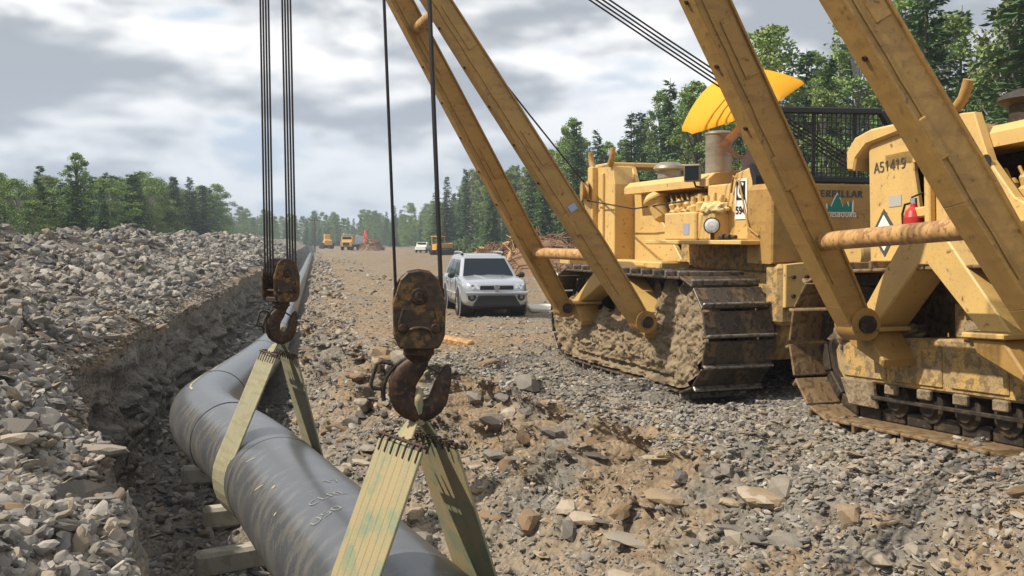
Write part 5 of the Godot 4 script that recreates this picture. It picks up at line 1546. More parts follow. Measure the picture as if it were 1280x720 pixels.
	part("divider", MB.new().prism([Vector2(-0.09, 0.07), Vector2(0.09, 0.07), Vector2(0.05, -0.09), Vector2(-0.05, -0.09)], Vector3(0, 0.85, -2.36), Vector3(1, 0, 0), Vector3(0, 1, 0), Vector3(0, 0, -1), 0.03, 0.006), M.silver, t)
	var bd := MB.new()
	for k in 3:
		var a := PI / 2 + TAU * k / 3
		var d := Vector2.from_angle(a)
		var s := Vector2(-d.y, d.x)
		bd.prism([Vector2.ZERO, d * 0.042 + s * 0.024, d * 0.084, d * 0.042 - s * 0.024], Vector3(0, 0.845, -2.393), Vector3(1, 0, 0), Vector3(0, 1, 0), Vector3(0, 0, -1), 0.008)
	part("badge", bd, M.chrome, t)
	part("bumper", MB.new().prism([Vector2(-0.88, 0.74), Vector2(0.88, 0.74), Vector2(0.84, 0.62), Vector2(0.56, 0.64), Vector2(-0.56, 0.64), Vector2(-0.84, 0.62)], Vector3(0, 0, -2.32), Vector3(1, 0, 0), Vector3(0, 1, 0), Vector3(0, 0, -1), 0.08, 0.03), M.silver, t)
	part("bumper_intake", MB.new().prism([Vector2(-0.5, 0.635), Vector2(0.5, 0.635), Vector2(0.6, 0.46), Vector2(0.66, 0.36), Vector2(-0.66, 0.36), Vector2(-0.6, 0.46)], Vector3(0, 0, -2.28), Vector3(1, 0, 0), Vector3(0, 1, 0), Vector3(0, 0, -1), 0.09, 0.012), M.plastic, t)
	for k in 2: part("intake_bar", MB.new().box(Vector3(0, 0.53 + k * 0.06, -2.375), Vector3(0.98, 0.016, 0.012)), M.black, t)
	part("skid_plate", MB.new().box(Vector3(0, 0.33, -2.2), Vector3(1.3, 0.08, 0.2), 0.03), M.plastic, t)
	part("bonnet_crease", MB.new().tube([Vector3(-0.1, 0.955, -2.27), Vector3(-0.16, 1.045, -1.95), Vector3(-0.3, 1.115, -1.4), Vector3(-0.42, 1.145, -1.05)], 0.012, 6), M.silver, t)
	part("bonnet_crease", MB.new().tube([Vector3(0.1, 0.955, -2.27), Vector3(0.16, 1.045, -1.95), Vector3(0.3, 1.115, -1.4), Vector3(0.42, 1.145, -1.05)], 0.012, 6), M.silver, t)
	part("wiper", MB.new().beam(Vector3(-0.05, 1.13, -1.04), Vector3(0.6, 1.17, -0.97), 0.02, 0.015), M.black, t)
	part("underbody", MB.new().box(Vector3(0, 0.32, 0), Vector3(1.5, 0.12, 4.3), 0.04), M.black, t)

func make_umbrella(m2: Node3D) -> void:
	var c: Vector3 = m2.transform * Vector3(-0.50, 3.66, 1.15)
	var ax := Vector3(-0.40, 0.88, 0.16).normalized()
	var t := thing("sun_umbrella", "yellow umbrella tilted over the operator's seat of the pipelayer", "umbrella", c)
	var B := MB.frame(ax)
	t.basis = Basis(B.x, ax, B.x.cross(ax))
	var R := 0.82
	var rise := 0.43
	var n := 8
	var bow := func(r: float) -> float: return rise * (1.0 - pow(r / R, 2.0))
	for k in n:
		var a0 := TAU * k / n
		var a1 := TAU * (k + 1) / n
		var mb := MB.new()
		var rows := []
		for i in 9:
			var r := R * i / 8.0
			var row := []
			for j in 7:
				var g := j / 6.0
				var p0 := Vector3(cos(a0) * r, bow.call(r), sin(a0) * r)
				var p1 := Vector3(cos(a1) * r, bow.call(r), sin(a1) * r)
				var p := p0.lerp(p1, g)
				p.y -= 0.004 * sin(g * PI) * (r / R)
				if i == 8: p *= 1.0 - 0.03 * sin(g * PI)
				row.append(p)
			rows.append(row)
		# short drop at the hem
		var hem := []
		for p in rows[8]: hem.append(p + Vector3(p.x * 0.02, -0.05, p.z * 0.02))
		rows.append(hem)
		var pn := part("canopy_panel", mb.skin(rows), M.umbrella, t)
		var rib := []
		for i in 7: rib.append(Vector3(cos(a0) * R * i / 6.0, bow.call(R * i / 6.0) - 0.008, sin(a0) * R * i / 6.0))
		part("rib", MB.new().tube(rib, 0.004, 5), M.galv, pn)
	var foot: Vector3 = t.transform.affine_inverse() * (m2.transform * Vector3(0.12, 1.9, 1.35))
	part("pole", MB.new().tube([Vector3(0, rise + 0.06, 0), Vector3(0, 0.0, 0), Vector3(0, -0.45, 0), foot], 0.016, 8), M.white, t)
	part("finial", MB.new().lathe([Vector2(0.02, 0.0), Vector2(0.014, 0.05), Vector2(0, 0.06)], Vector3(0, rise, 0), Vector3.UP, 8), M.white, t)

# smooth-joined capsules meshed as surface nets: bones are [a, b, ra, rb, colour]
func sdf_body(bones: Array, cell: float, k: float) -> MB:
	var lo := Vector3.INF
	var hi := -Vector3.INF
	for b in bones:
		var r := maxf(b[2], b[3]) + cell * 3
		for p in [b[0], b[1]]:
			lo = lo.min(p - Vector3.ONE * r); hi = hi.max(p + Vector3.ONE * r)
	var nn := Vector3i(((hi - lo) / cell).ceil()) + Vector3i.ONE * 2
	var grid := PackedFloat32Array()
	grid.resize(nn.x * nn.y * nn.z)
	grid.fill(9.0)
	for b in bones:
		var a: Vector3 = b[0]
		var d: Vector3 = b[1] - a
		var dd := maxf(d.length_squared(), 1e-9)
		var r := maxf(b[2], b[3]) + k * 1.5 + cell
		var i0 := Vector3i(((a.min(b[1]) - Vector3.ONE * r - lo) / cell).floor()).clamp(Vector3i.ZERO, nn - Vector3i.ONE)
		var i1 := Vector3i(((a.max(b[1]) + Vector3.ONE * r - lo) / cell).ceil()).clamp(Vector3i.ZERO, nn - Vector3i.ONE)
		for z in range(i0.z, i1.z + 1):
			for y in range(i0.y, i1.y + 1):
				for x in range(i0.x, i1.x + 1):
					var p := lo + Vector3(x, y, z) * cell
					var t := clampf((p - a).dot(d) / dd, 0.0, 1.0)
					var q := p.distance_to(a + d * t) - lerpf(b[2], b[3], t)
					var id := (z * nn.y + y) * nn.x + x
					var o := grid[id]
					var h := maxf(k - absf(o - q), 0.0) / k
					grid[id] = minf(o, q) - h * h * k * 0.25
	var mb := MB.new()
	var vid := {}
	var pts := []
	for z in nn.z - 1:
		for y in nn.y - 1:
			for x in nn.x - 1:
				var id := (z * nn.y + y) * nn.x + x
				var s0 := grid[id] < 0.0
				var mixed := false
				for o in [1, nn.x, nn.x + 1, nn.x * nn.y, nn.x * nn.y + 1, nn.x * nn.y + nn.x, nn.x * nn.y + nn.x + 1]:
					if (grid[id + o] < 0.0) != s0:
						mixed = true
						break
				if not mixed: continue
				var sum := Vector3.ZERO
				var c := 0
				for e in [[0, 0, 0, 1, 0, 0], [0, 1, 0, 1, 1, 0], [0, 0, 1, 1, 0, 1], [0, 1, 1, 1, 1, 1], [0, 0, 0, 0, 1, 0], [1, 0, 0, 1, 1, 0], [0, 0, 1, 0, 1, 1], [1, 0, 1, 1, 1, 1], [0, 0, 0, 0, 0, 1], [1, 0, 0, 1, 0, 1], [0, 1, 0, 0, 1, 1], [1, 1, 0, 1, 1, 1]]:
					var g0 := grid[id + e[0] + e[1] * nn.x + e[2] * nn.x * nn.y]
					var g1 := grid[id + e[3] + e[4] * nn.x + e[5] * nn.x * nn.y]
					if (g0 < 0.0) != (g1 < 0.0):
						sum += Vector3(e[0], e[1], e[2]).lerp(Vector3(e[3], e[4], e[5]), g0 / (g0 - g1))
						c += 1
				vid[id] = pts.size()
				pts.append(lo + (Vector3(x, y, z) + sum / c) * cell)
	var nrm := []
	var cols := []
	for p in pts:
		var best := 9.0
		var col := Color.WHITE
		var dir := Vector3.ZERO
		for b in bones:
			var d: Vector3 = b[1] - b[0]
			var t := clampf((p - b[0]).dot(d) / maxf(d.length_squared(), 1e-9), 0.0, 1.0)
			var q: Vector3 = p - (b[0] + d * t)
			var ds: float = q.length() - lerpf(b[2], b[3], t)
			dir += q.normalized() * exp(-maxf(ds, 0.0) / 0.02)
			if ds < best:
				best = ds; col = b[4]
		nrm.append(dir.normalized()); cols.append(col)
	var step := [1, nn.x, nn.x * nn.y]
	for z in range(1, nn.z - 1):
		for y in range(1, nn.y - 1):
			for x in range(1, nn.x - 1):
				var id := (z * nn.y + y) * nn.x + x
				for ax in 3:
					var a := grid[id] < 0.0
					var b := grid[id + step[ax]] < 0.0
					if a == b: continue
					var u: int = step[(ax + 1) % 3]
					var w: int = step[(ax + 2) % 3]
					var q := [vid[id - u - w], vid[id - w], vid[id], vid[id - u]]
					if not a: q.reverse()
					for tr in [[0, 1, 2], [0, 2, 3]]:
						for i in [tr[0], tr[2], tr[1]]:
							mb.col = cols[q[i]]
							mb.put(pts[q[i]], nrm[q[i]])
	mb.col = Color.WHITE
	return mb

func make_person(m2: Node3D) -> void:
	var t := thing("person", "person in a salmon shirt and grey trousers standing hand on hip under the yellow umbrella", "person")
	t.transform = m2.transform * Transform3D(Basis(Vector3.UP, -0.5), Vector3(-0.17, 1.96, 1.05))
	var skin := Color(0.44, 0.29, 0.22)
	var shirt := Color(0.54, 0.44, 0.39)
	var grey := Color(0.24, 0.24, 0.27)
	var boot := Color(0.06, 0.045, 0.03)
	var hairc := Color(0.06, 0.04, 0.025)
	var V := func(x: float, y: float, z: float) -> Vector3: return Vector3(x, y, z)
	var bn := []
	for sx in [-1.0, 1.0]:
		bn.append([V.call(sx * 0.1, 0.95, 0), V.call(sx * 0.13, 0.52, -0.02), 0.105, 0.07, grey])
		bn.append([V.call(sx * 0.13, 0.52, -0.02), V.call(sx * 0.14, 0.12, 0.03), 0.072, 0.055, grey])
		bn.append([V.call(sx * 0.14, 0.055, 0.03), V.call(sx * 0.16, 0.045, -0.16), 0.05, 0.042, boot])
	bn.append([V.call(-0.07, 0.98, 0), V.call(0.07, 0.98, 0), 0.125, 0.125, grey])
	bn.append([V.call(0, 1.08, 0), V.call(0, 1.25, 0), 0.145, 0.15, grey])
	bn.append([V.call(-0.07, 1.34, 0.0), V.call(0.07, 1.34, 0.0), 0.145, 0.145, shirt])
	bn.append([V.call(-0.16, 1.45, 0.01), V.call(0.16, 1.45, 0.01), 0.075, 0.075, shirt])
	bn.append([V.call(0, 1.47, 0.01), V.call(0, 1.58, -0.01), 0.062, 0.055, skin])
	# arm on the hip, the other hanging to a lever
	bn.append([V.call(-0.2, 1.44, 0.01), V.call(-0.36, 1.27, 0.07), 0.066, 0.055, shirt])
	bn.append([V.call(-0.36, 1.27, 0.07), V.call(-0.45, 1.18, 0.1), 0.046, 0.042, skin])
	bn.append([V.call(-0.45, 1.18, 0.1), V.call(-0.24, 1.05, -0.02), 0.042, 0.029, skin])
	bn.append([V.call(0.2, 1.44, 0.01), V.call(0.28, 1.2, 0.02), 0.064, 0.052, shirt])
	bn.append([V.call(0.28, 1.2, 0.02), V.call(0.31, 1.13, -0.0), 0.046, 0.042, skin])
	bn.append([V.call(0.31, 1.13, 0.0), V.call(0.27, 1.0, -0.22), 0.042, 0.029, skin])
	var body := part("body", sdf_body(bn, 0.016, 0.04), flesh(), t)
	var hd := [[V.call(0, 1.70, -0.01), V.call(0, 1.72, 0.01), 0.088, 0.092, skin], [V.call(0, 1.63, -0.045), V.call(0, 1.66, -0.03), 0.052, 0.06, skin], [V.call(0, 1.685, -0.105), V.call(0, 1.655, -0.122), 0.012, 0.016, skin],
		[V.call(-0.02, 1.615, -0.098), V.call(0.02, 1.615, -0.098), 0.009, 0.009, Color(0.35, 0.13, 0.1)], [V.call(-0.092, 1.69, 0.0), V.call(-0.097, 1.665, 0.0), 0.016, 0.012, skin], [V.call(0.092, 1.69, 0.0), V.call(0.097, 1.665, 0.0), 0.016, 0.012, skin],
		[V.call(-0.034, 1.695, -0.092), V.call(-0.032, 1.695, -0.092), 0.011, 0.011, Color(0.05, 0.04, 0.04)], [V.call(0.034, 1.695, -0.092), V.call(0.032, 1.695, -0.092), 0.011, 0.011, Color(0.05, 0.04, 0.04)]]
	part("head", sdf_body(hd, 0.008, 0.015), flesh(), t)
	part("hair", sdf_body([[V.call(0, 1.74, 0.01), V.call(0, 1.72, 0.035), 0.09, 0.088, hairc], [V.call(-0.05, 1.75, -0.04), V.call(0.05, 1.75, -0.04), 0.05, 0.05, hairc]], 0.01, 0.02), flesh(), t)
	# hands: palm and five fingers each
	for hnd in [[V.call(-0.22, 1.04, -0.03), V.call(0.75, -0.35, -0.55), V.call(0.2, -0.8, 0.4)], [V.call(0.268, 0.99, -0.24), V.call(-0.1, -0.55, -0.8), V.call(-1, 0.1, 0.0)]]:
		var o: Vector3 = hnd[0]
		var d: Vector3 = hnd[1].normalized()
		var sp: Vector3 = (hnd[2] - d * hnd[2].dot(d)).normalized()
		var nr := d.cross(sp).normalized()
		var hb := [[o, o + d * 0.07, 0.026, 0.03, skin], [o + d * 0.05 - sp * 0.022, o + d * 0.075 + sp * 0.022, 0.02, 0.02, skin]]
		var ln := [0.062, 0.074, 0.07, 0.056]
		for k in 4:
			var r0: Vector3 = o + d * 0.082 + sp * (k - 1.5) * 0.021
			var r1: Vector3 = r0 + d * ln[k] * 0.55 + nr * 0.008
			hb.append([r0, r1, 0.0095, 0.009, skin])
			hb.append([r1, r1 + d * ln[k] * 0.35 + nr * 0.026, 0.009, 0.0075, skin])
		hb.append([o + d * 0.02 - sp * 0.03, o + d * 0.055 - sp * 0.058, 0.013, 0.011, skin])
		hb.append([o + d * 0.055 - sp * 0.058, o + d * 0.09 - sp * 0.06 + nr * 0.012, 0.011, 0.008, skin])
		part("hand", sdf_body(hb, 0.006, 0.008), flesh(), t)

func flesh() -> StandardMaterial3D:
	if not M.has("flesh"):
		M.flesh = mat(Color.WHITE, 0.75)
		M.flesh.vertex_color_use_as_albedo = true
	return M.flesh

# ---------- plant working far down the right of way ----------
func far_wheel(t: Node, p: Vector3, r: float, w: float) -> void:
	part("wheel", MB.new().lathe([Vector2(0, w * 0.5), Vector2(r * 0.6, w * 0.5), Vector2(r * 0.95, w * 0.45), Vector2(r, 0), Vector2(r * 0.95, -w * 0.45), Vector2(0, -w * 0.5)], p, Vector3(1, 0, 0), 16), M.rubber, t)

func make_far_plant() -> void:
	# dump truck, nose to the camera
	var t := thing("dump_truck", "yellow cab dump truck with a pale grey body far down the track", "truck", Vector3(-33.0, -0.2, -205))
	t.rotation.y = PI - 0.15
	part("chassis", MB.new().box(Vector3(0, 0.85, 0), Vector3(1.1, 0.4, 7.2), 0.05), M.dark, t)
	var cab := part("cab", MB.new().prism([Vector2(-3.7, 0.8), Vector2(-1.9, 0.8), Vector2(-1.9, 2.9), Vector2(-2.9, 2.9), Vector2(-3.1, 1.9), Vector2(-3.7, 1.75)], Vector3(-1.15, 0, 0), Vector3(0, 0, 1), Vector3(0, 1, 0), Vector3(1, 0, 0), 2.3, 0.06), M.far_yellow, t)
	part("windscreen", MB.new().box(Vector3(0, 2.4, -3.04), Vector3(1.9, 0.75, 0.06), 0.0, Basis(Vector3(1, 0, 0), -0.2)), M.carglass, cab)
	part("grille", MB.new().box(Vector3(0, 1.25, -3.72), Vector3(1.3, 0.6, 0.06), 0.0), M.black, cab)
	part("dump_body", MB.new().prism([Vector2(-1.7, 1.2), Vector2(3.4, 1.2), Vector2(4.2, 2.2), Vector2(4.2, 2.9), Vector2(-1.7, 3.1), Vector2(-2.6, 3.2), Vector2(-2.6, 3.1), Vector2(-1.75, 2.9)], Vector3(-1.3, 0, 0), Vector3(0, 0, 1), Vector3(0, 1, 0), Vector3(1, 0, 0), 2.6, 0.05), mat(srgb(196, 198, 200), 0.5), t)
	for z in [-2.9, 1.2, 2.7]:
		for sx in [-1.0, 1.0]: far_wheel(t, Vector3(sx * 1.0, 0.6, z), 0.6, 0.5)
	# excavator
	t = thing("excavator", "small orange excavator with raised boom far down the track", "excavator", Vector3(-36.0, -0.2, -247))
	t.rotation.y = 0.5
	for sx in [-1.0, 1.0]: part("track", MB.new().box(Vector3(sx * 1.0, 0.45, 0), Vector3(0.55, 0.9, 3.6), 0.3), M.dark, t)
	var hs := part("house", MB.new().prism([Vector2(-1.2, 1.0), Vector2(2.0, 1.0), Vector2(2.1, 1.4), Vector2(1.9, 2.1), Vector2(0.2, 2.2), Vector2(-1.2, 2.0)], Vector3(-1.2, 0, 0), Vector3(0, 0, 1), Vector3(0, 1, 0), Vector3(1, 0, 0), 2.4, 0.08), M.orange, t)
	var cb := part("cab", MB.new().box(Vector3(-0.7, 2.1, -0.8), Vector3(0.95, 1.5, 1.4), 0.1), M.orange, t)
	part("window", MB.new().box(Vector3(-0.7, 2.35, -1.5), Vector3(0.75, 0.8, 0.04)), M.carglass, cb)
	part("boom", MB.new().beam(Vector3(0.2, 1.6, -0.6), Vector3(0.2, 4.6, -1.6), 0.45, 0.6, 0.05), M.orange, t)
	part("stick", MB.new().beam(Vector3(0.2, 4.5, -1.55), Vector3(0.2, 2.0, -3.2), 0.3, 0.4, 0.04), M.orange, t)
	part("bucket", MB.new().prism([Vector2(0, 0), Vector2(0.9, 0.2), Vector2(0.7, -0.6), Vector2(0.1, -0.8), Vector2(-0.3, -0.4)], Vector3(-0.3, 2.0, -3.3), Vector3(0, 0, 1), Vector3(0, 1, 0), Vector3(1, 0, 0), 1.0, 0.04), M.dark, t)
	# loader
	t = thing("wheel_loader", "distant yellow loader with canopy beside the trench, half lost in dust", "loader", Vector3(-44.6, -0.2, -240))
	t.rotation.y = 0.35
	part("body", MB.new().prism([Vector2(-1.2, 0.9), Vector2(2.6, 0.9), Vector2(2.6, 2.0), Vector2(0.8, 2.2), Vector2(-1.2, 1.6)], Vector3(-0.9, 0, 0), Vector3(0, 0, 1), Vector3(0, 1, 0), Vector3(1, 0, 0), 1.8, 0.06), M.far_yellow, t)
	var cbl := part("cab", MB.new().box(Vector3(0, 2.7, 0.2), Vector3(1.4, 1.5, 1.4), 0.1), M.far_yellow, t)
	part("window", MB.new().box(Vector3(0, 2.85, -0.52), Vector3(1.1, 0.9, 0.04)), M.carglass, cbl)
	part("lift_arm", MB.new().beam(Vector3(0.5, 1.6, -0.8), Vector3(0.5, 1.0, -3.2), 0.25, 0.4, 0.04), M.far_yellow, t)
	part("lift_arm", MB.new().beam(Vector3(-0.5, 1.6, -0.8), Vector3(-0.5, 1.0, -3.2), 0.25, 0.4, 0.04), M.far_yellow, t)
	part("bucket", MB.new().prism([Vector2(0, 0.1), Vector2(-1.1, 0.1), Vector2(-1.2, 0.3), Vector2(-0.3, 0.5), Vector2(-0.1, 1.3), Vector2(0.1, 1.2)], Vector3(-1.3, 0, -3.1), Vector3(0, 0, 1), Vector3(0, 1, 0), Vector3(1, 0, 0), 2.6, 0.04), M.dark, t)
	for z in [-1.3, 1.6]:
		for sx in [-1.0, 1.0]: far_wheel(t, Vector3(sx * 1.1, 0.75, z), 0.75, 0.55)
	# white pickup and yellow tractor by the brush heap
	t = thing("pickup_truck", "white pickup truck parked by the brush heap at the forest edge", "truck", Vector3(-14.7, -0.2, -165))
	t.rotation.y = PI - 0.1
	part("body", MB.new().prism([Vector2(-2.6, 0.5), Vector2(2.6, 0.5), Vector2(2.6, 1.1), Vector2(0.5, 1.1), Vector2(0.3, 1.75), Vector2(-0.9, 1.75), Vector2(-1.4, 1.12), Vector2(-2.5, 1.02)], Vector3(-0.9, 0, 0), Vector3(0, 0, 1), Vector3(0, 1, 0), Vector3(1, 0, 0), 1.8, 0.08), M.white, t)
	part("windscreen", MB.new().box(Vector3(0, 1.45, -1.18), Vector3(1.5, 0.6, 0.05), 0.0, Basis(Vector3(1, 0, 0), -0.67)), M.carglass, t)
	for z in [-1.7, 1.7]:
		for sx in [-1.0, 1.0]: far_wheel(t, Vector3(sx * 0.82, 0.38, z), 0.38, 0.25)
	t = thing("crawler_tractor", "small yellow crawler tractor half hidden behind the brush heap", "tractor", Vector3(-9.8, -0.2, -140))
	t.rotation.y = -0.9
	for sx in [-1.0, 1.0]: part("track", MB.new().box(Vector3(sx * 0.9, 0.5, 0), Vector3(0.5, 1.0, 3.2), 0.35), M.dark, t)
	part("body", MB.new().prism([Vector2(-1.8, 0.7), Vector2(1.4, 0.7), Vector2(1.4, 1.5), Vector2(0.2, 1.6), Vector2(-1.8, 1.7)], Vector3(-0.6, 0, 0), Vector3(0, 0, 1), Vector3(0, 1, 0), Vector3(1, 0, 0), 1.2, 0.08), M.far_yellow, t)
	part("canopy", MB.new().box(Vector3(0, 2.6, 0.7), Vector3(1.5, 0.12, 1.5), 0.03), M.far_yellow, t)
	for sx in [-1.0, 1.0]:
		for z in [0.1, 1.3]: part("post", MB.new().beam(Vector3(sx * 0.65, 1.4, z), Vector3(sx * 0.65, 2.6, z), 0.08, 0.08), M.far_yellow, t)
	part("blade", MB.new().box(Vector3(0, 0.6, -2.3), Vector3(2.8, 1.1, 0.15), 0.04), M.far_yellow, t)
	# grey utility pole in the haze
	var o := part("wooden_pole", MB.new().cyl(Vector3(0, -0.3, 0), Vector3(0, 6.5, 0), 0.14, 0.1, 10).beam(Vector3(-0.9, 5.9, 0), Vector3(0.9, 5.9, 0), 0.1, 0.12), M.bark, self)
	o.position = Vector3(-38, -0.2, -192)
	tag(o, "bare wooden pole with a short crossarm standing in the far haze", "pole")
	# pale slab and plank lying on the earth by the car
	o = part("stone_slab", MB.new().prism([Vector2(-0.7, -1.0), Vector2(0.6, -1.2), Vector2(0.9, 0.2), Vector2(0.5, 1.3), Vector2(-0.6, 0.9)], Vector3.ZERO, Vector3(1, 0, 0), Vector3(0, 0, 1), Vector3(0, 1, 0), 0.12, 0.03), mat(srgb(206, 198, 184), 0.9), self)
	o.position = Vector3(1.15, -0.22, -30.0)
	tag(o, "flat pale stone slab lying on the earth beside the silver car", "slab")
	o = part("wood_offcut", MB.new().box(Vector3.ZERO, Vector3(1.0, 0.13, 0.2), 0.03), M.tube_wood, self)
	o.position = Vector3(-1.15, 0.02, -18.6)
	o.rotation = Vector3(0.1, -0.6, -0.1)
	tag(o, "weathered wood offcut lying on the rubble in front of the silver car", "offcut")
# ---------- woods ----------
func leaf_pair(mb: MB, p: Vector3, d: Vector3, s: Vector3, l: float, w: float) -> void:
	# a leaf-sized kite
	mb.tri(p, p + d * l * 0.5 + s * w, p + d * l)
	mb.tri(p, p + d * l, p + d * l * 0.45 - s * w)

func rand_dir(r: RandomNumberGenerator) -> Vector3:
	return Vector3(r.randfn(), r.randfn(), r.randfn()).normalized()

func spruce(called: String, sd: int, h: float, rad: float, dense: float, tone: Color) -> Node3D:
	var r := RandomNumberGenerator.new()
	r.seed = sd
	var t := Node3D.new()
	t.name = called
	var tr := MB.new().tube([Vector3.ZERO, Vector3(0.03, h * 0.5, 0.02), Vector3(0, h, 0)], 0.016 * h, 6, 0.01)
	part("trunk", tr, M.bark, t)
	var cr := MB.new()
	var y := h * 0.05
	while y < h * 0.99:
		var f := y / h
		var R := rad * pow(1.0 - f, 0.85) * r.randf_range(0.75, 1.15) + 0.08
		var nb := int(lerpf(15.0, 7.0, f) * dense)
		for k in nb:
			var a := r.randf() * TAU
			var L := R * r.randf_range(0.55, 1.15)
			var d := Vector3(cos(a), 0, sin(a))
			var droop := r.randf_range(0.1, 0.45) * (1.0 - f * 0.8)
			var o := Vector3(0, y + r.randf_range(-0.15, 0.15), 0)
			var m := maxi(3, int(L / 0.16))
			for j in m:
				var g := (j + 0.6) / m
				var p := o + d * L * g + Vector3(0, -droop * L * g * g + 0.12 * g, 0)
				cr.col = tone * r.randf_range(0.6, 1.35)
				for q in 3:
					var dd := (d * r.randf_range(0.2, 1.0) + Vector3(-d.z, 0, d.x) * r.randf_range(-1.0, 1.0) + Vector3(0, r.randf_range(-0.45, 0.25), 0)).normalized()
					leaf_pair(cr, p, dd, dd.cross(Vector3.UP + rand_dir(r) * 0.6).normalized(), r.randf_range(0.22, 0.46) * (1.15 - 0.4 * g), 0.075)
		y += h * 0.022 + 0.05
	part("crown", cr, M.leaf, t)
	return t

func broadleaf(called: String, sd: int, h: float, rad: float, low: float, clumps: int, leaf: float, tone: Color, pale: bool) -> Node3D:
	var r := RandomNumberGenerator.new()
	r.seed = sd
	var t := Node3D.new()
	t.name = called
	var bend := Vector3(r.randf_range(-0.04, 0.04), 0, r.randf_range(-0.04, 0.04)) * h
	var tr := MB.new().tube([Vector3.ZERO, Vector3(0, h * 0.35, 0) + bend * 0.5, Vector3(0, h * 0.7, 0) + bend, Vector3(0, h * 0.93, 0)], 0.015 * h, 7, 0.02)
	var cr := MB.new()
	for k in clumps:
		var f := pow(r.randf(), 0.9)
		var y := lerpf(low, 1.0, f)
		var prof := sin(PI * clampf(lerpf(0.14, 0.97, f), 0, 1))
		var a := r.randf() * TAU
		var R := rad * pow(prof, 0.7) * sqrt(r.randf_range(0.15, 1.0)) * r.randf_range(0.7, 1.2)
		var c := Vector3(cos(a) * R, y * h, sin(a) * R) + bend * y
		if k % 3 == 0:
			var from := Vector3(0, maxf(low * 0.7, y - 0.22) * h, 0) + bend * y * 0.7
			tr.tube([from, from.lerp(c, 0.6) + Vector3(0, 0.15, 0), c], 0.005 * h, 5, 0.008)
		var tone2 := tone * r.randf_range(0.7, 1.3)
		tone2 = tone2.lerp(Color(tone2.g * 1.0, tone2.g * 0.95, tone2.b * 0.6), r.randf() * 0.35)
		var cs := rad * r.randf_range(0.16, 0.34)
		var n := int(r.randf_range(85, 140))
		for j in n:
			var d := rand_dir(r)
			var p := c + Vector3(d.x, d.y * 0.65, d.z) * cs * pow(r.randf(), 0.45)
			cr.col = tone2 * r.randf_range(0.75, 1.25)
			var dd := (rand_dir(r) + Vector3(0, -0.3, 0)).normalized()
			leaf_pair(cr, p, dd, dd.cross(rand_dir(r)).normalized(), leaf * r.randf_range(0.5, 1.0), leaf * 0.27)
	part("trunk", tr, M.palebark if pale else M.bark, t)
	part("crown", cr, M.leaf, t)
	return t

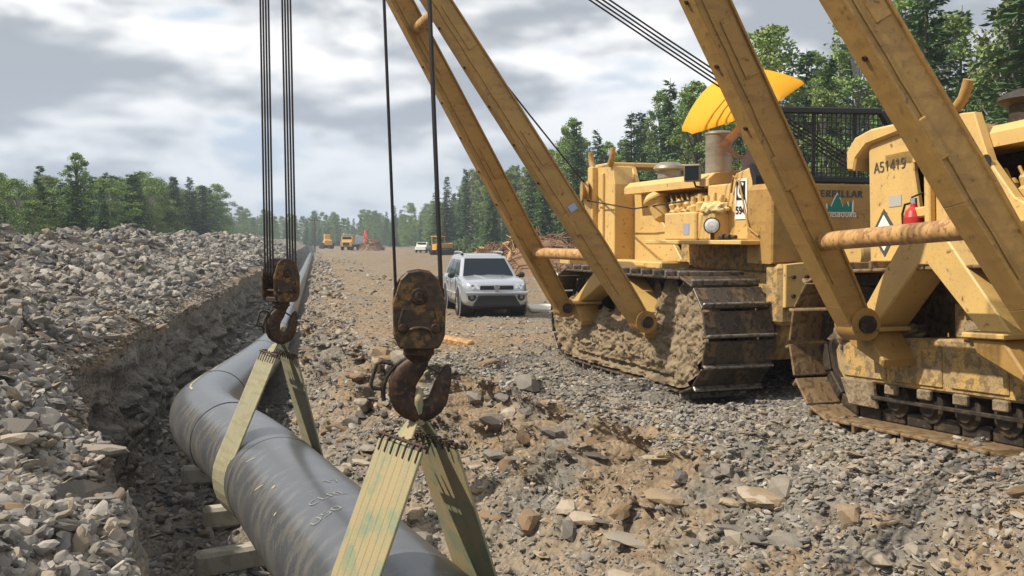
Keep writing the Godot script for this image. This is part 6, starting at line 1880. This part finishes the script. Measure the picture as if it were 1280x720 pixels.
func make_woods() -> void:
	var kinds := []
	var dark := Color(0.069, 0.129, 0.048)
	var mid := Color(0.133, 0.224, 0.059)
	var light := Color(0.196, 0.295, 0.093)
	kinds.append([spruce("spruce_tree", 301, 12.0, 2.3, 1.0, dark), "dark green spruce with a pointed top at the edge of the wood", "tree", "spruces along the clearing"])
	kinds.append([spruce("spruce_tree", 302, 12.0, 1.7, 0.9, dark * 1.2), "narrow dark green spruce with drooping branches in the wood", "tree", "spruces along the clearing"])
	kinds.append([spruce("fir_tree", 303, 12.0, 2.7, 1.25, Color(0.101, 0.179, 0.048)), "bushy mid-green fir with full low branches beside the clearing", "tree", "firs along the clearing"])
	kinds.append([broadleaf("poplar_tree", 304, 12.0, 2.4, 0.16, 95, 0.24, mid, true), "mid-green poplar with a loose rounded crown in the wood", "tree", "poplars along the clearing"])
	kinds.append([broadleaf("poplar_tree", 305, 12.0, 1.9, 0.12, 85, 0.22, light, true), "tall pale green poplar with a narrow ragged crown", "tree", "poplars along the clearing"])
	kinds.append([broadleaf("birch_tree", 306, 12.0, 2.7, 0.10, 110, 0.22, Color(0.155, 0.259, 0.064), true), "full leafy green birch with a wide low crown beside the clearing", "tree", "birches along the clearing"])
	kinds.append([broadleaf("birch_tree", 307, 12.0, 2.0, 0.3, 50, 0.24, Color(0.183, 0.252, 0.105), true), "thin pale birch with sky showing between its leaves", "tree", "birches along the clearing"])
	kinds.append([broadleaf("larch_tree", 308, 12.0, 1.6, 0.14, 80, 0.2, Color(0.140, 0.252, 0.069), false), "slender bright green larch standing in the wood", "tree", "larches along the clearing"])
	var looks := ["dark pointed spruce", "narrow drooping spruce", "bushy mid-green fir", "round-crowned poplar", "ragged pale green poplar", "wide leafy birch", "thin airy birch", "slender bright larch"]
	var used := {}
	var r := RandomNumberGenerator.new()
	r.seed = 900
	# [side, from s, to s, first row offset, rows, spacing, lowest, highest, kind weights]
	var put := func(k: int, p: Vector3, h: float, wide: float, where: String) -> void:
		var size: String = ["young ", "medium-height ", "tall ", "very tall "][clampi(int((h - 6.0) / 2.4), 0, 3)]
		var build: String = "slim-grown " if wide < 0.97 else ("broad-grown " if wide > 1.45 else "")
		var says: String = size + build + looks[k] + " " + where
		var kd: Array = kinds[k]
		var src: Node3D = kd[0]
		var sc := Vector3(wide, 1.0, wide) * (h / 12.0)
		if not used.has(k):
			used[k] = true
			src.name = numbered(String(src.name))
			add_child(src)
			tag(src, says, kd[2], kd[3])
			src.transform = Transform3D(Basis(Vector3.UP, r.randf() * TAU).scaled_local(sc), p)
		else:
			copy(src, p, r.randf() * TAU, sc, says)
	var mixr := [0, 3, 0, 4, 1, 2, 7, 1, 2, 6, 2, 0, 4, 1, 7]
	var mixl := [2, 0, 2, 5, 3, 2, 7, 1, 0, 5, 4]
	# right-hand wood, marching away from behind the machines
	var s := 22.0
	var i := 0
	while s < 190.0:
		for row in 4:
			var u := 24.0 + row * 3.4 + r.randf_range(-1.2, 1.2) + 3.0 * nz.get_noise_1d(s * 0.05)
			var p := at(s + r.randf_range(-1.2, 1.2), u, -0.2)
			var h := r.randf_range(8.5, 13.0) + row * 0.6
			if s < 36.0: h += 2.4
			var spot: String = "behind the near pipelayer" if s < 34.0 else ("behind the umbrella pipelayer" if s < 52.0 else ("behind the brush heaps" if s < 85.0 else ("past the white pickup" if s < 125.0 else "beyond the orange excavator")))
			put.call(mixr[r.randi() % mixr.size()], p, h, r.randf_range(0.85, 1.2), ["edge of wood ", "second row ", "third row ", "deep wood "][row] + spot)
			i += 1
		s += 3.0 + s * 0.016
	# left-hand wood behind the spoil
	s = 56.0
	while s < 190.0:
		for row in 3:
			var u := -15.0 - row * 3.4 + r.randf_range(-1.0, 1.0) + 2.0 * nz.get_noise_1d(s * 0.06 + 30.0)
			if s < 66.0: u -= 7.0
			var p := at(s + r.randf_range(-1.0, 1.0), u, 0.0)
			put.call(mixl[r.randi() % mixl.size()], p, r.randf_range(5.6, 8.2) * (0.72 + 0.48 * smoothstep(56.0, 130.0, s)) + (1.6 if r.randf() < 0.1 else 0.0), r.randf_range(1.15, 1.8), ["right behind", "second row behind", "deep behind"][row] + (" the rubble bank's highest part" if s < 90.0 else (" the middle of the rubble bank" if s < 130.0 else " the hazy end of the bank")))
		s += 2.3 + s * 0.009
	# closing wood where the clearing turns
	# depth of the forest: trees too far back to tell apart
	for k in [0, 2, 3, 5]:
		var src: Node3D = kinds[k][0]
		var crown: MeshInstance3D = src.get_node("crown")
		var mm := MultiMesh.new()
		mm.transform_format = MultiMesh.TRANSFORM_3D
		mm.mesh = crown.mesh
		var tf := []
		for j in 150:
			var side := -1.0 if r.randf() < 0.4 else 1.0
			var ss := r.randf_range(185.0, 520.0)
			var u := side * (17.0 if side < 0 else 24.0) + side * r.randf() * 26.0
			var hh := r.randf_range(8.0, 13.0)
			if j < 40:
				ss = r.randf_range(330.0, 420.0); u = r.randf_range(-40.0, 60.0)
			elif j < 100:
				# deeper rows behind the near right-hand wood
				ss = r.randf_range(20.0, 190.0); u = r.randf_range(36.0, 60.0)
			elif j < 115:
				ss = r.randf_range(60.0, 190.0); u = r.randf_range(-45.0, -27.0); hh *= 0.75
			tf.append(Transform3D(Basis(Vector3.UP, r.randf() * TAU).scaled_local(Vector3.ONE * hh / 12.0), at(ss, u, -0.3)))
		mm.instance_count = tf.size()
		for j in tf.size(): mm.set_instance_transform(j, tf[j])
		var mi := MultiMeshInstance3D.new()
		mi.name = numbered("distant_woods")
		mi.multimesh = mm
		add_child(mi)
		tag(mi, ["dark spruces massed in the distant woods", "", "bushy firs massed in the distant woods", "loose poplars massed in the distant woods", "", "leafy birches massed in the distant woods"][k], "woods", "distant woods", "stuff")
	# low growth along both edges
	var bush := MB.new()
	var rb := RandomNumberGenerator.new()
	rb.seed = 77
	for c in 12:
		var cc := Vector3(rb.randf_range(-0.8, 0.8), rb.randf_range(0.25, 1.0), rb.randf_range(-0.8, 0.8))
		for j in 60:
			var d := rand_dir(rb)
			bush.col = Color(0.10, 0.165, 0.04) * rb.randf_range(0.6, 1.4)
			var dd := (rand_dir(rb) + Vector3(0, 0.4, 0)).normalized()
			leaf_pair(bush, cc + d * 0.4 * rb.randf(), dd, dd.cross(rand_dir(rb)).normalized(), rb.randf_range(0.15, 0.32), 0.08)
	var bm := MultiMesh.new()
	bm.transform_format = MultiMesh.TRANSFORM_3D
	bm.mesh = bush.mesh(M.leaf)
	bm.instance_count = 700
	for j in 700:
		var side := -1.0 if j % 3 == 0 else 1.0
		var ss := r.randf_range(20.0, 200.0)
		if side < 0: ss = r.randf_range(50.0, 200.0)
		var u := (-13.0 - r.randf() * 9.0) if side < 0 else (21.5 + r.randf() * 12.0)
		bm.set_instance_transform(j, Transform3D(Basis(Vector3.UP, r.randf() * TAU).scaled_local(Vector3(1, r.randf_range(0.7, 1.6), 1) * r.randf_range(0.8, 1.6)), at(ss, u, -0.25)))
	var bi := MultiMeshInstance3D.new()
	bi.name = "undergrowth"
	bi.multimesh = bm
	add_child(bi)
	tag(bi, "low green bushes filling the foot of the wood", "undergrowth", "", "stuff")
	# a dead bare trunk standing in the right-hand wood
	var dead := MB.new().tube([Vector3.ZERO, Vector3(0.1, 4, 0), Vector3(0, 8.6, 0.1)], 0.13, 7, 0.05)
	for k in 5: dead.tube([Vector3(0.05, 4.5 + k * 0.8, 0), Vector3(0.5 * (1 if k % 2 else -1), 5.0 + k * 0.8, 0.2)], 0.03, 5, 0.01)
	var o := part("dead_tree", dead, M.palebark, self)
	o.position = at(44.0, 22.4, -0.2)
	tag(o, "bare grey dead trunk standing in front of the green wood", "tree")
	for k in kinds.size():
		if not used.has(k): kinds[k][0].free()

# heaps of grubbed roots and branches pushed up against the wood
func make_brush() -> void:
	var spots := [[64.0, 16.0, 8.5, 2.9, "long brown heap of grubbed roots and branches behind the silver car"], [58.0, 19.5, 5.0, 1.6, "low brown brush heap at the forest edge nearest the pipelayer"], [205.0, 12.5, 6.0, 2.4, "pale brown earth and brush heap beside the orange excavator"], [88.0, 17.5, 6.0, 1.8, "brown brush heap beyond the yellow crawler tractor"]]
	var n := 0
	for d in spots:
		var r := RandomNumberGenerator.new()
		r.seed = 50 + n
		n += 1
		var t := thing("brush_heap", d[4], "brush heap", at(d[0], d[1], -0.3), "brush heaps")
		t.rotation.y = head(60.0)
		var rows := []
		for i in 15:
			var row := []
			for k in 25:
				var a := TAU * k / 24.0
				var f := i / 14.0
				var p := Vector3(cos(a) * d[2] * 0.45 * f, 0, -sin(a) * d[2] * f)
				p.y = d[3] * 0.8 * (1.0 - f * f) + 0.5 * nz.get_noise_3d(p.x * 0.8, n, p.z * 0.8) * (1.0 - f)
				row.append(p)
			rows.append(row)
		part("earth", MB.new().skin(rows), M.wood, t)
		var st := MB.new()
		for j in 420:
			var a := r.randf() * TAU
			var f := sqrt(r.randf())
			var p := Vector3(cos(a) * d[2] * 0.45 * f, d[3] * 0.8 * (1.0 - f * f) + r.randf_range(-0.1, 0.3), -sin(a) * d[2] * f)
			var dr := (rand_dir(r) * Vector3(1, 0.6, 1)).normalized()
			var L := r.randf_range(0.4, 2.0)
			st.tube([p - dr * L * 0.5, p + rand_dir(r) * 0.1, p + dr * L * 0.5], r.randf_range(0.02, 0.075), 5, 0.012)
		var s := part("branches", st, M.wood, t)
		s.set_meta("kind", "stuff")
		for j in 10:
			var a := r.randf() * TAU
			var f := r.randf_range(0.2, 0.8)
			var p := Vector3(cos(a) * d[2] * 0.45 * f, d[3] * 0.8 * (1.0 - f * f) + 0.2, -sin(a) * d[2] * f)
			var stump := MB.new().cyl(p, p + rand_dir(r) * 0.7, 0.2, 0.14, 9)
			for k in 7: stump.tube([p, p + rand_dir(r) * 0.4, p + rand_dir(r) * 0.9], 0.07, 5, 0.02)
			part("stump", stump, M.tube_wood if j % 3 == 0 else M.wood, t)
func _ready() -> void:
	make_camera_and_light()
	make_materials()
	make_line()
	make_terrain()
	make_stones()
	make_pipe()
	make_skids()
	make_rigging()
	var far_one := make_pipelayer(2)
	var near_one := make_pipelayer(1)
	make_extinguisher(near_one)
	make_car()
	make_umbrella(far_one)
	make_person(far_one)
	make_far_plant()
	make_woods()
	make_brush()

func make_rigging() -> void:
	var ba := head(7.4)
	make_hook_block(Vector3(-0.611, 0.80, -6.5), 0.12, Vector3(-0.82, 7.4, -6.5), "near-black and yellow hook block with worn plate facing out, beside the silver car")
	make_hook_block(Vector3(-2.70, 0.78, -11.6), 0.75, Vector3(-2.80, 7.0, -11.85), "rusty brown hook block seen from its sheave edges, above the pipe bend")
	make_sling(at(7.08, 0.0, pipe_y(7.08)), ba + 0.2, -0.03, -0.487, 1.56, M.belt_green, M.belt_green, "tan and green belt sling with dark staples hanging from the yellow hook block")
	make_sling(at(12.63, 0.0, pipe_y(12.63)), ba + 0.16, -0.085, 0.18, 1.655, M.belt, M.belt, "dull olive belt sling hanging from the rusty hook block")
